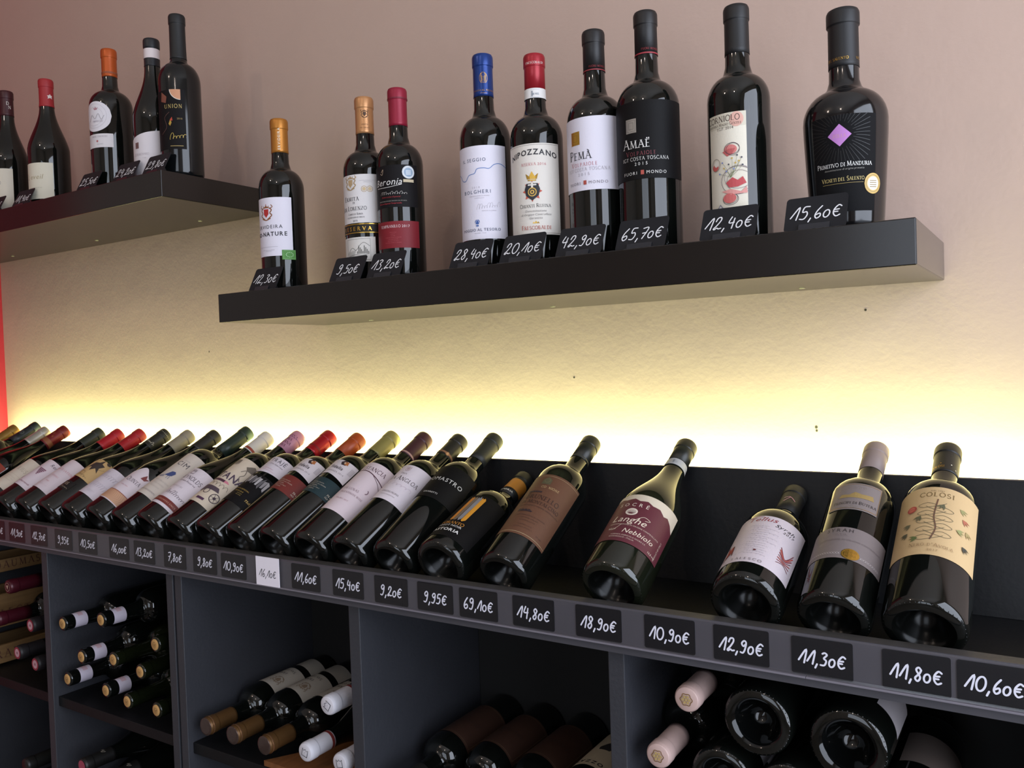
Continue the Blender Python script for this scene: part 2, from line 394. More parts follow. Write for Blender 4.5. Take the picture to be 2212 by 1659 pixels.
def bottle(base, axis, front, kind, H, R, cap, label, labels=(), group=None, roll=0, glass=GLASS, n=40, knurl=False, du0=0, basem=None):
    """cap = (colour, z0, roughness, metallic, bands[(z0,z1,colour)], art or None) ; labels = [(name, a0, hw, z0, z1, colour, art, opts)]"""
    prof = profile(kind, H, R)
    t = tag(empty('wine_bottle', base, quat(axis, front, R_(roll))), label, 'bottle', group)
    key = (kind, H, R, n)
    if key not in MC: MC[key] = lathe('glass_body', prof[5:], n)
    put('glass_body', MC[key], glass, t)
    kb = ('base', H, R, n, kind)
    if kb not in MC: MC[kb] = lathe('base', prof[:6], n)
    put('base', MC[kb], basem or BASEM, t)
    if cap:
        cc, cz, cr, cm = cap[:4]
        kc = ('cap', kind, H, R, cz, n)
        if kc not in MC:
            e = .0006; zs = [cz]+[z for r, z in prof[9:] if cz < z < H]
            pts = [(rz(prof, cz)+.0001, cz)]+[(rz(prof, z)+e, z) for z in sorted(set(zs))]+[(prof[-4][0]+e, H-.0020), (prof[-3][0]+e, H-.0002), (prof[-2][0]+e, H+.0006), (.0005, H+.0008)]
            pts = [p for i, p in enumerate(pts) if i == 0 or p[1] >= pts[i-1][1]-1e-9]
            MC[kc] = lathe('capsule', pts, n)
        cap_o = put('capsule', MC[kc], mat(cc, cr, cm, bump=.05, bscale=500), t)
        for (b0, b1, bc) in (cap[4] if len(cap) > 4 else ()):
            vs = [(rz(prof, b0)+.0010, b0), (rz(prof, (b0+b1)/2)+.0010, (b0+b1)/2), (rz(prof, b1)+.0010, b1)]
            put('neck_band', lathe('neck_band', vs, n), mat(bc, .5), cap_o)
        if len(cap) > 5 and cap[5]:
            ang, art = cap[5]
            rr = .0152
            print_art(art, cap_o, lambda x, y, l: surf(prof, R_(ang)+x/1000/rr, y/1000, .0009+.00006*l), 3, metal=(GOLD, SILVER))
    for L in labels:
        nm, a0, hw, z0, z1, lc, art = L[:7]; op = L[7] if len(L) > 7 else {}
        lo = put(nm, patch(prof, a0, hw, z0/1000, z1/1000, op.get('e', .0004), op.get('top'), op.get('bot')), mat(lc, op.get('rough', .55), op.get('metal', 0), bump=.08, bscale=600, spec=.18 if op.get('rough', .5) >= .6 else .4), t)
        if op.get('text'): lo['label'] = op['text']
        if art:
            e0 = op.get('e', .0004)+.00012
            curved = rz(prof, z1/1000) < rz(prof, z0/1000+.002)-1e-5
            du, (va, vb) = op.get('du', du0), op.get('vs', (0, 1))
            print_art(art, lo, lambda x, y, l: surf(prof, R_(a0)+(x+du)/1000/R, (va+vb*y)/1000, e0+.00007*l+(.0002 if curved else 0)), 4, metal=(GOLD, SILVER, COPPER),
                      clip=None if 'top' in op else [(0, R_(hw)*R*1000-.2-du, -1), (0, -R_(hw)*R*1000+.2-du, 1), (1, (z1+.4-va)/vb, -1), (1, (z0-.4-va)/vb, 1)],
                      limv=3.0 if curved or kind == 'tapered' else None)
    if knurl:
        vs, fs = [], []; kn = 46; rr = R*.925; cz = .0019
        for k in range(kn):
            a = 2*math.pi*k/kn; c = Vector((rr*math.sin(a), -rr*math.cos(a), cz)); o = len(vs); s = .0007
            ra = Vector((math.sin(a), -math.cos(a), 0)); ta = Vector((math.cos(a), math.sin(a), 0)); zz = Vector((0, 0, -1)); d = (ra*.45+zz*.9).normalized(); e2 = ta.cross(d)
            vs += [c+ta*s, c+e2*s*1.6, c-ta*s, c-e2*s*1.6, c+d*s]; fs += [(o, o+1, o+4), (o+1, o+2, o+4), (o+2, o+3, o+4), (o+3, o, o+4)]
        put('base_knurling', mesh('base_knurling', vs, fs, True), glass, t)
    return t

# ================================================================== THE ROOM
XL, XR, YF, ZB, ZT = -1.307, 2.42, -4.05, -1.40, 1.62
struct(box('floor', XL-.1, XR+.1, YF-.1, .1, ZB-.1, ZB, mat('#6a5f55', .45, var=.2, vscale=5)))
struct(box('ceiling', XL-.1, XR+.1, YF-.1, .1, ZT, ZT+.1, mat('#d8d2ca', .8)))
wb = struct(box('wall_back', XL-.1, XR+.1, 0, .1, ZB, ZT, WALL))
struct(box('wall_side', XL-.1, XL, YF, -.75, ZB, ZT, mat('#a39a92', .7, var=.05, vscale=4)))
struct(box('wall_left', XL-.1, XL, -.75, 0, ZB, ZT, mat('#9c1526', .55, bump=.2, bscale=60, var=.06, vscale=8)))
def wall_with_hole(name, axis, pos, a0, a1, h):
    """h = (u0, u1, z0, z1) opening; four blocks in one wall mesh"""
    bm = bmesh.new()
    for (u0, u1, z0, z1) in ((a0, h[0], ZB, ZT), (h[1], a1, ZB, ZT), (h[0], h[1], ZB, h[2]), (h[0], h[1], h[3], ZT)):
        if axis == 'x': me = boxmesh('t', pos, pos+.1, u0, u1, z0, z1)
        else: me = boxmesh('t', u0, u1, pos-.1, pos, z0, z1)
        bm.from_mesh(me); bpy.data.meshes.remove(me)
    me = bpy.data.meshes.new(name); bm.to_mesh(me); bm.free()
    return struct(put(name, me, mat('#b7aba0', .7, var=.05, vscale=4)))
wall_with_hole('wall_right', 'x', XR, YF, 0, (-2.15, -.15, -.85, 1.15))
wall_with_hole('wall_front', 'y', YF, XL, XR, (.35, 1.95, -.55, 1.25))
def window(name, x0, x1, y0, y1, z0, z1):
    t = struct(put(name, boxmesh('sill', min(x0, x1)-.01, max(x0, x1)+.01, y0, y1, z0-.03, z0, .004), mat('#d9d7d2', .4)))
    f = mat('#2b2b2e', .4)
    if x1-x0 < .2:
        for (u0, u1, v0, v1) in ((y0, y0+.05, z0, z1), (y1-.05, y1, z0, z1), (y0, y1, z0, z0+.05), (y0, y1, z1-.05, z1), ((y0+y1)/2-.025, (y0+y1)/2+.025, z0, z1)):
            box('window_frame', x0+.03, x1-.03, u0, u1, v0, v1, f, t)
        box('pane', (x0+x1)/2-.003, (x0+x1)/2+.003, y0+.05, y1-.05, z0+.05, z1-.05, PLASTIC, t)
    else:
        for (u0, u1, v0, v1) in ((x0, x0+.05, z0, z1), (x1-.05, x1, z0, z1), (x0, x1, z0, z0+.05), (x0, x1, z1-.05, z1)):
            box('window_frame', u0, u1, y0+.03, y1-.03, v0, v1, f, t)
        box('pane', x0+.05, x1-.05, (y0+y1)/2-.003, (y0+y1)/2+.003, z0+.05, z1-.05, PLASTIC, t)
window('window_1', XR+.02, XR+.10, -2.15, -.15, -.85, 1.15)
window('window_2', .35, 1.95, YF-.10, YF-.02, -.55, 1.25)
for i, (x, z) in enumerate([(.927, -.107), (.9275, -.112), (.996, .055), (-.401, .047), (.314, .089), (.539, -.029)]):
    r = .0016 if i else .002
    put('nail_hole', mesh('nail_hole', [(x+r*math.cos(a*math.pi/4), -.0004, z+r*1.1*math.sin(a*math.pi/4)) for a in range(8)], [tuple(range(8))]), mat('#3a332b', .9), wb)
for lx, ly in ((-.35, -2.0), (1.0, -2.3)):
    t = tag(empty('ceiling_lamp', (lx, ly, ZT)), 'small white spot lamp under the ceiling of the shop', 'lamp', 'ceiling spot lamps')
    put('lamp_mount', lathe('lamp_mount', [(.0005, 0), (.05, 0), (.05, -.02), (.012, -.025), (.012, -.07)], 24), mat('#e5e2dc', .4), t)
    put('lamp_shade', lathe('lamp_shade', [(.012, -.07), (.05, -.09), (.07, -.13), (.066, -.13), (.046, -.094), (.01, -.078)], 24), mat('#e5e2dc', .4), t)

# ================================================================== WALL SHELVES
S1X0, S1X1, S1Z, S2X1, S2Z, SD, ST = -.0305, 1.0930, .1375, -.1783, .3804, .26, .05
for x0, x1, z, lb in ((S1X0, S1X1, S1Z, 'black-brown floating wall shelf carrying nine wine bottles with price cards'), (XL+.002, S2X1, S2Z, 'higher black-brown floating wall shelf in the corner by the red wall')):
    t = tag(empty('wall_shelf', ((x0+x1)/2, 0, z-ST)), lb, 'shelf')
    L = (x1-x0)/2
    box('shelf_board', -L, L, -SD, -.0005, 0, ST, SHELFM, t, .0012)
    box('edge_band', L-.0008, L+.0004, -SD+.001, -.001, .0012, ST-.0012, mat('#1b1715', .14, spec=.6), t)
    for sx in (-L*.7, 0, L*.7): put('screw_cap', lathe('screw_cap', [(.0005, -.0012), (.004, -.001), (.0045, .0004)], 12), mat('#6d6258', .5), t, (sx, -.05, 0))

# ================================================================== CABINETS UNDER THE DISPLAY
YC, ZTOP, ZSH, PT = -.31, -.356, -.665, .019
def cabinet(x0, x1, dividers, label, ends):
    t = tag(empty('shelf_cabinet', ((x0+x1)/2, 0, ZB)), label, 'cabinet'); cx = (x0+x1)/2
    def b(nm, a0, a1, y0, y1, z0, z1, m=CAB): return box(nm, a0-cx, a1-cx, y0, y1, z0-ZB, z1-ZB, m, t, .0012)
    for e0 in ends: b('side_panel', e0, e0+PT, YC, -.002, ZB+.06, ZTOP)
    for d in dividers: b('divider', d, d+PT+.003, YC, -.0045, ZB+.085, ZTOP)
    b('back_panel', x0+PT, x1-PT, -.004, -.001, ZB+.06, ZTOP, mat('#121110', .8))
    b('top_panel', x0, x1, YC+.004, -.002, ZTOP, ZTOP+.018)
    b('plinth', x0+.01, x1-.01, YC+.04, -.02, ZB, ZB+.06); b('bottom_panel', x0+PT, x1-PT, YC+.002, -.012, ZB+.06, ZB+.085)
    xs = [x0+PT]+sum([[d, d+PT+.003] for d in dividers], [])+[x1-PT]
    for i in range(0, len(xs), 2):
        for z in (ZSH, ZSH-.33): b('shelf', xs[i]+.0005, xs[i+1]-.0005, YC+.010, -.0045, z-.02, z, BOARDM)
        o = b('shelf_rest', xs[i], xs[i]+.012, YC+.03, -.05, ZSH-.032, ZSH-.0205)
    return t
cabinet(XL+.002, -.123, [-.99, -.567], 'dark grey shelf cabinet beside the red wall, with crates and corked bottles', (XL+.002, -.123-.0225))
cabinet(-.1205, 1.215, [.305, .743], 'dark grey shelf cabinet holding bottles with white, gold and pink capsules', (-.1205, 1.215-PT))

# ------------------------------------------------------------------ slanted bottle display on top of the cabinets
ZL, X0, X1 = -.322, XL+.003, 1.30
t = tag(empty('bottle_display', (0, 0, ZTOP+.018)), 'long black ledge with raised lip and steep backboard on top of the cabinets', 'display stand')
dz = ZTOP+.018
box('ledge', X0, X1, -.322, -.06, .0005, ZL-dz, BOARDM, t, .001)
box('front_lip', X0, X1, -.325, -.304, ZL-dz+.0002, -.2995-dz, mat('#4a4744', .42, bump=.2, bscale=120, var=.15, vscale=25), t, .0015)
b0, b1 = Vector((0, -.098, ZL-dz+.0005)), Vector((0, -.060, -.1635-dz)); nb = Vector((0, (b1-b0).z, -(b1-b0).y)).normalized()*.012
vs = []
for x in (X0, X1):
    for q in (b0, b1, b1+nb, b0+nb): vs.append((x, q.y, q.z))
put('backboard', mesh('backboard', vs, [(0, 1, 2, 3), (7, 6, 5, 4), (0, 4, 5, 1), (1, 5, 6, 2), (2, 6, 7, 3), (3, 7, 4, 0)]), BOARDM, t)
vs = [(x, q.y, q.z) for x in (X0, X1) for q in (b1+Vector((0, -.0004, .0002)), b1+nb+Vector((0, 0, .0002)), b1+nb+Vector((0, 0, .0016)), b1+Vector((0, -.0004, .0016)))]
put('edge_trim', mesh('edge_trim', vs, [(0, 1, 2, 3), (7, 6, 5, 4), (0, 4, 5, 1), (1, 5, 6, 2), (2, 6, 7, 3), (3, 7, 4, 0)]), mat('#5d5048', .5), t)
box('fascia', X0, X1, -.326, -.3225, -.3555-dz, -.3000-dz, mat('#454449', .45, var=.12, vscale=30), t)
tl = tag(empty('led_strip', (0, -.040, -.208)), 'warm white light strip hidden behind the top of the backboard', 'light strip')
box('strip_tape', X0+.02, 1.22, -.006, .006, -.003, 0, mat('#e8e4d8', .5), tl)

# ------------------------------------------------------------------ clear price rail along the front
RY, RZ0, RZ1 = -.3265, -.344, -.2985
t = tag(empty('price_rail', (0, RY, RZ0)), 'long clear plastic price rail along the front of the bottle display', 'price rail')
box('rail_back', X0+.01, X1-.01, -.0016, 0, 0, RZ1-RZ0, mat('#4e4c52', .40, spec=.5, var=.1, vscale=30), t)
def rail_piece(xa, xb):
    vs = []; prof = [(-.0050, .0005), (-.0056, .002), (-.0050, .0045), (-.0050, RZ1-RZ0-.004), (-.0054, RZ1-RZ0-.001), (-.0040, RZ1-RZ0)]
    for x in (xa, xb): vs += [(x, a, b) for a, b in prof]
    n = len(prof)
    put('rail_cover', mesh('rail_cover', vs, [(i, i+n, i+n+1, i+1) for i in range(n-1)]), PLASTIC, t)
    put('rail_rim', boxmesh('rail_rim', xa, xb, -.0062, -.0017, -.0012, .0010, .0004), mat('#77737b', .25, spec=.6), t)
for xa, xb in ((X0+.01, -.3505), (-.3500, -.0935), (-.0930, .4315), (.4320, .9865), (.9870, X1-.01)): rail_piece(xa, xb)
def card_mesh(wd, ht, rr, th):
    pts = []
    for cx, cy, a in ((wd/2-rr, ht-rr, 0), (-wd/2+rr, ht-rr, 90), (-wd/2+rr, rr, 180), (wd/2-rr, rr, 270)):
        pts += [(cx+rr*math.cos(R_(a+d)), cy+rr*math.sin(R_(a+d))) for d in (0, 30, 60, 90)]
    n = len(pts); vs = [(x, 0, y) for x, y in pts]+[(x, th, y) for x, y in pts]
    return mesh('card', vs, [tuple(range(n))[::-1], tuple(range(n, 2*n))]+[(i, (i+1) % n, n+(i+1) % n, n+i) for i in range(n)])
RAILC = card_mesh(.062, .0395, .0022, .0008)
SLATE = mat('#101116', .5, spec=.3); WHITEC = mat('#f3edf5', .6)
RAIL = [('11,40€', -.703), ('11,90€', -.622), ('12,70€', -.535), ('9,95€', -.444), ('10,50€', -.359), ('16,00€', -.256), ('13,20€', -.178), ('7,80€', -.089), ('9,80€', -.007), ('10,90€', .067), ('16,10€', .154),
        ('11,60€', .236), ('15,40€', .325), ('9,20€', .409), ('9,95€', .489), ('69,10€', .562), ('14,80€', .648), ('18,90€', .741), ('10,90€', .833), ('12,90€', .917), ('11,30€', 1.003), ('11,80€', 1.093), ('10,60€', 1.160)]
UNDER = ['the cream-labelled bottle', 'the grape-bunch label', 'the rose-lettered label', 'the tan horned label', 'the faint script label', 'the wavy-topped label', 'the blue bird label', 'the red-striped label',
         'the old engravings label', 'the photographic label', 'the red band', 'the teal band', 'the swoosh label', 'the copper-ringed bottle', 'the silver capitals', 'the orange brush strokes', 'the brown label',
         'the torn-edge label', 'an empty gap', 'the scribbled verses', 'the grey labels', 'the climbing vine label', 'the empty ledge end']
for i, (txt, x) in enumerate(RAIL):
    white = txt == '16,10€'
    o = tag(empty('price_card', (x, RY-.0026, RZ0+.0025)), ('white paper card' if white else 'dark slate card')+' hand-lettered %s in the price rail below %s' % (txt, UNDER[i]), 'price card', 'price cards in the clear rail')
    if white: put('card', card_mesh(.054, .046, .0005, .0006), WHITEC, o, (0, -.0036, -.002)); o2 = -.0037
    else: put('card', RAILC, SLATE, o); o2 = -.0001
    art = Art().hand(txt, 0, 12, 15.0 if not white else 12.5, '#15151c' if white else '#eeeefa', 1.9 if not white else 1.05, .18 if i % 3 else .12)
    print_art(art, o, lambda a, b, l: (a/1000, o2-.0001*l, b/1000), None, .6)
# price cards standing on the wall shelves
S1C = [('12,30€', .068), ('9,50€', .262), ('13,20€', .343), ('28,40€', .505), ('20,10€', .593), ('42,90€', .684), ('65,70€', .773), ('12,40€', .886), ('15,60€', .987)]
S2C = [('25,50€', -.452), ('24,20€', -.323), ('29,80€', -.225), ('11,40€', -.711), ('13,40€', -.835)]
STC = card_mesh(.068, .046, .004, .0009)
def stand_card(txt, x, z, where, whom):
    lean = R_(27)
    q = Matrix.Rotation(-lean, 3, 'X').to_quaternion()
    o = tag(empty('price_card', (x, -.247, z+.0002)), 'black rounded card hand-lettered %s standing before %s' % (txt, whom), 'price card', 'price cards standing on the wall shelves')
    c = put('card', STC, mat('#17181c', .6, spec=.3), o); c.rotation_mode = 'QUATERNION'; c.rotation_quaternion = q
    art = Art().hand(txt, 0, 15, 17.5, '#e4e4e6', 1.5, .2)
    for li, cc in enumerate(art.order):
        V, T = art.t[cc]; lo = put('lettering', mesh('lettering', [(a/1000, -.0003-.0001*k/len(V), b/1000) for k, (a, b) in enumerate(V)], T), mat(cc, .6), c)
    st = put('stand', mesh('stand', [(-.02, .0012, .0), (.02, .0012, .0), (.02, .022, 0), (-.02, .022, 0), (-.02, .0105, .019), (.02, .0105, .019)], [(0, 1, 2, 3), (0, 4, 5, 1), (3, 2, 5, 4), (0, 3, 4), (1, 5, 2)]), mat('#101012', .3), o)
    cl = put('clip', boxmesh('clip', -.017, .017, -.0022, -.0012, 0, .0075), mat('#25262b', .2), o); cl.rotation_mode = 'QUATERNION'; cl.rotation_quaternion = q
W1 = ['the red crest bottle', 'the black and gold banded bottle', 'the crimson-capped bottle', 'the blue-capped bottle', 'the crowned star bottle', 'the gold square bottle', 'the silver square bottle', 'the painted berries bottle', 'the violet diamond bottle']
W2 = ['the orange-capped bottle', 'the white-ringed slender bottle', 'the orange half-moon bottle', 'the bright red-capped bottle', 'the dark burgundy-capped bottle']
for (txt, x), w_ in zip(S1C, W1): stand_card(txt, x, S1Z, 'lower', w_)
for (txt, x), w_ in zip(S2C, W2): stand_card(txt, x, S2Z, 'higher corner', w_)

# ================================================================== BOTTLES ON THE LOWER WALL SHELF
UP, FR = (0, 0, 1), (0, -1, 0)
BLK, INK, GREY, LGREY, RED, WINE = '#111114', '#26242a', '#77737a', '#b3adb3', '#a3222c', '#6b1a26'
PAPER, CREAM, IVORY = '#deDAe4', '#d6cebc', '#dcd6cc'
def small(a, seed, x, y, wd, n, colr, step=2.0, size=1.1, align='c', style='sans'):
    r = random.Random(seed); W = ['DENOMINAZIONE DI ORIGINE', 'CONTROLLATA', 'IMBOTTIGLIATO ALL ORIGINE', 'PRODUCT OF ITALY', 'VINO ROSSO', 'RISERVA', 'ESTATE BOTTLED', 'CONTIENE SOLFITI', 'ORIGINE']
    for i in range(n):
        a.text(r.choice(W)[:max(6, int(wd/size/.75))], x, y-i*step, size, colr, style, .1, align)
    return a
def crest(a, x, y, s, c1, c2):
    a.poly([(x-3*s, y+4*s), (x+3*s, y+4*s), (x+3*s, y-1*s), (x, y-4.5*s), (x-3*s, y-1*s)], c1)
    a.poly([(x-3.4*s, y+5*s), (x-3.4*s, y+7.5*s), (x-1.7*s, y+6*s), (x, y+8.4*s), (x+1.7*s, y+6*s), (x+3.4*s, y+7.5*s), (x+3.4*s, y+5*s)], c2)
    for k in (-1, 1):
        a.stroke([(x+k*4*s, y+5*s), (x+k*6.4*s, y+3*s), (x+k*4.6*s, y), (x+k*6.6*s, y-2*s), (x+k*5*s, y-4*s), (x+k*2*s, y-6*s)], 1.1*s, c2)
        a.stroke([(x+k*5.4*s, y+5*s), (x+k*7.4*s, y+6*s), (x+k*6*s, y+8*s)], .8*s, c2)
    a.stroke([(x-5*s, y-5.4*s), (x, y-7*s), (x+5*s, y-5.4*s)], 1.0*s, c2)
    return a
def medal(a, x, y, r, c1, c2, c3):
    a.disc(x, y, r, c1, 26).disc(x, y, r*.70, c2, 22).ring(x, y, r*.85, r*.06, c3)
    for k in range(4): a.rect(x-r*.42, y+r*(.22-.2*k), x+r*.42, y+r*(.30-.2*k), c3)
    return a
def stand(x, label, kind, H, R, cap, labels, z=S1Z, y=-.18, roll=0, **k):
    return bottle((x, y, z+.0003), UP, FR, kind, H, R, cap, label, labels, 'wine bottles standing on the wall shelves', roll, **k)

# 1 white label with red crest
a = crest(Art(), 0, 137, 1.75, '#b02a2a', '#8a5530'); a.text('ERVIDEIRA', 4, 110, 6.4, INK, 'sans', .1); a.text('BO-NATURE', 4, 97, 7.4, INK, 'bold', .08)
a.stroke([(-20, 78), (20, 78)], .25, GREY, False); small(a, 1, 2, 72, 36, 2, GREY); a.disc(0, 152, .9, '#b02a2a', 8)
g = Art(); g.frame(-9, 56.5, 11, 70.5, .4, '#9cc48e')
for i in range(12): g.disc(1+6*math.cos(i*.52), 63.5+4*math.sin(i*.52), .75, '#b9dcae', 6)
ca = Art().text('ERVIDEIRA', 0, 272, 4.6, '#e9d9bf', 'bold', .12, rot=90)
stand(.054, 'bottle with copper-gold capsule and white label bearing a red crest and green sticker', 'bordeaux', .308, .0395, ('#b5772f', .248, .36, .55, [], (52, ca)),
      [('label', 4, 67, 62, 164, PAPER, a), ('sticker', 60, 17, 55, 72, '#4f8a3d', g, {'e': .0011, 'text': 'small green leaf sticker'})])
# 2 cream label, black and gold band, engraved lower label
a = crest(Art(), -2, 160, 1.5, '#b59a72', '#a68a60'); a.ring(22, 150, 4.6, .8, '#b59a72').ring(31, 150, 4.6, .8, '#b59a72').disc(22, 150, 3, '#cbb48c').disc(31, 150, 3, '#cbb48c')
a.text('Ermita', -2, 132, 7.4, INK, 'serif', .08).text('DE', 4, 127, 3, INK, 'serif').text('San Lorenzo', -1, 116.5, 7.2, INK, 'serif', .04).text('Campo de Borja', 5, 109, 3.2, INK, 'serif').text('DENOMINACION DE ORIGEN', 5, 104, 2.0, INK, 'serif').text('2010', 5, 98, 3, INK, 'serif')
small(a, 2, 28, 163, 22, 2, LGREY, 2.4, 1.2)
bd = Art().rect(-60, 79.5, 60, 80.8, GOLD).rect(-60, 93.2, 60, 94.5, GOLD).text('RESERVA', 6, 83.5, 6.6, GOLD, 'bold', .35)
sk = Art().frame(-17, 36, 26, 70, .5, '#4a4842').stroke([(-16, 46), (-6, 56), (2, 52), (9, 60), (16, 64), (25, 58)], .6, '#4a4842').stroke([(-15, 42), (0, 45), (12, 43), (24, 46)], .5, '#4a4842')
for i in range(9): sk.rect(4+i*2.3, 46, 5.2+i*2.3, 50+3*((i*7) % 4), '#4a4842')
for i in range(9): sk.stroke([(-15+i*1.5, 42), (-11+i*1.6, 50+i*.3)], .3, '#4a4842', False)
ca = crest(Art(), 0, 277, .85, '#4a2f18', '#5a3a1e'); ca.text('ERMITA', 0, 259, 2.2, '#6a4527', 'serif', .1).text('SAN LORENZO', 0, 254, 1.7, '#6a4527', 'serif', .1)
stand(.258, 'bottle with copper capsule and cream label above a black and gold band', 'bordeaux', .306, .0380, ('#c08b5c', .246, .34, .5, [], (44, ca)),
      [('label', 2, 68, 96, 174, '#d8d4d2', a), ('label_band', 2, 80, 79, 95, '#17130c', bd, {'e': .0006}), ('lower_label', 6, 52, 33, 73, '#d3cfc8', sk)])
# 3 black and red label
a = Art().text('Beronia', 2, 147, 11, '#d9d6d2', 'ital', -.02).stroke([(-20, 144), (4, 143.5), (26, 147)], .7, '#d9d6d2').stroke([(-8, 168), (-4, 172), (-6, 164), (-10, 166)], .8, '#b9a48a')
a.scrawl(3, -10, 132, 44, 5, '#b3aea8', .5, 24).text('Elaboracion Especial', 8, 127, 2.6, '#a02830', 'ital').text('DENOMINACION DE ORIGEN CALIFICADA', 10, 121, 1.7, '#9c988f').text('Edicion Especial Tempranillo', 6, 117, 2.3, '#b5303a', 'ital')
md = medal(Art(), 0, 166, 10, '#c7cdd2', '#8fa6bd', '#eef0f0')
lo = Art().text('TEMPRANILLO 2017', 12, 80, 4.2, '#e2cfcf', 'serif', .03)
small(lo, 5, 10, 72, 40, 7, '#b85a60', 2.7, 1.2)
stand(.330, 'bottle with crimson capsule, black script label, silver medal and red lower label', 'bordeaux', .306, .0375, ('#8e1832', .246, .40, .25, [(.2885, .2905, '#6d1024')], None),
      [('label', 2, 82, 112, 178, '#121012', a, {'rough': .6}), ('medal_sticker', 60, 15.6, 156, 176.4, '#c7cdd2', md, {'e': .0009, 'top': lambda f: -.0102*(1-math.sqrt(max(0, 1-f*f))), 'bot': lambda f: .0102*(1-math.sqrt(max(0, 1-f*f)))}), ('sticker', 60, 13, 150.5, 155, '#c7b99a', None, {'e': .0009}), ('lower_label', 2, 83, 48, 90, '#7c1722', lo)])
# 4 white label with blue river line, blue capsule
a = Art().text('IL SEGGIO', -8, 157, 5.2, '#3f4a66', 'sans', .14).stroke([(-44, 143), (-36, 139), (-30, 132), (-22, 131), (-16, 138), (-6, 140), (-2, 146), (8, 147), (16, 146), (24, 152), (34, 153), (44, 148)], .9, '#4b74b4')
a.text('2018', -4, 118, 2.8, LGREY, 'sans', .5).text('BOLGHERI', -4, 110.5, 5.4, '#3f4a66', 'sans', .16).text('DENOMINAZIONE DI ORIGINE', 0, 106, 1.5, LGREY).text('CONTROLLATA', 0, 103, 1.4, LGREY)
a.scrawl(11, -4, 87, 34, 8, LGREY, .35, 18, 5).text('MARILISA ALLEGRINI', 14, 84, 1.5, LGREY).disc(-4, 69, 3.6, '#3b5d9e', 16).stroke([(-4, 73), (-7, 66), (-1, 66), (-4, 73)], .5, PAPER).rect(-6, 62.5, -2, 64.5, '#3b5d9e')
a.text('POGGIO AL TESORO', 0, 55.5, 4.2, '#2e3a58', 'sans', .06).text('BOLGHERI - ITALIA', 0, 52, 1.4, LGREY)
ca = Art()
for k in range(5):
    for sx in (-1, 1): ca.stroke([(sx*.3, 278+k*2.2), (sx*(2+k*.5), 279+k*2.4), (sx*(3.6-.3*k), 281+k*2.6), (sx*1.5, 282+k*2.4)], .45, GOLD)
ca.stroke(arc(0, 285, 5.8, 8.5, -60, 240, 20), .5, GOLD, False).text('POGGIO AL TESORO', 0, 266, 2.4, GOLD, 'sans', .1).text('BOLGHERI', 0, 262.5, 1.3, GOLD)
stand(.498, 'bottle with dark blue capsule and white label crossed by a thin blue river line', 'bordeaux', .322, .0385, ('#1c3a7c', .259, .28, .45, [], (36, ca)),
      [('label', 8, 74, 44, 180, PAPER, a, {'du': 6})])
# 5 cream label with star emblem, red capsule
a = Art().frame(-50, 42, 50, 166, 1.0, '#9b948c').text('NIPOZZANO', 1, 146, 8.0, INK, 'bold', .04, arch=.8).text('RISERVA 2016', 2, 137, 4.0, '#c37a7e', 'serif', .06)
a.poly([(-8, 118), (-10, 126), (-5, 122), (-1, 129), (3, 122), (8, 126), (6, 118)], GOLD).rect(-7, 115.5, 5, 117.2, GOLD)
st = []
for i in range(16):
    rr = (15 if i % 2 == 0 else 9); st.append((-1+rr*math.cos(i*math.pi/8)*.95, 101+rr*math.sin(i*math.pi/8)))
a.poly(st, '#c0523c').poly([(-9, 112), (7, 112), (10, 104), (8, 95), (-1, 88), (-10, 95), (-12, 104)], '#20242c').rect(-7, 109, 5, 111, IVORY).rect(-2.4, 106, .4, 114, IVORY).disc(-1, 100, 6.3, '#c9a24a', 20).disc(-1, 100, 4.8, '#1f232b', 18).disc(-1, 100, 3.2, '#c9a14b', 14).disc(-1, 100, 1.4, '#1e222a', 10).text('XII 1855', -1, 90, 2, GOLD)
a.text('Chianti Rufina', 2, 78.5, 5.2, INK, 'serif', .05)
for i, tx in enumerate(('Denominazione', 'di Origine Controllata', 'Garantita')): a.text(tx, 3, 72-5*i, 3.2, '#8d8a88', 'ital')
a.poly([(-2, 56), (0, 58.5), (1, 56.6), (3, 59.5), (5, 56.6), (6, 58.5), (8, 56)], GOLD).text('Frescobaldi', 3, 47.5, 6.2, '#b0463a', 'serif', .03)
ca = Art().text('FRESCOBALDI', 0, 286.5, 3.0, '#e9dcd4', 'serif', .06)
d = Art().frame(-15, 239, 15, 250, .4, '#a8b4c0').text('ABE V09Z5', 2, 242, 3.0, '#7d8894', 'bold', .1)
for i in range(6): d.rect(-13+i*1.1, 240, -12.5+i*1.1, 248, '#7d8894')
tb = stand(.588, 'bottle with red capsule, white neck seal and cream label showing a crowned star', 'bordeaux', .302, .0380, ('#9c1f2a', .251, .34, .3, [], (32, ca)),
      [('label', 12, 70, 40, 168, IVORY, a, {'du': 5}), ('neck_seal', 30, 120, 238, 252, '#e2dfdb', d, {'e': .0008})])
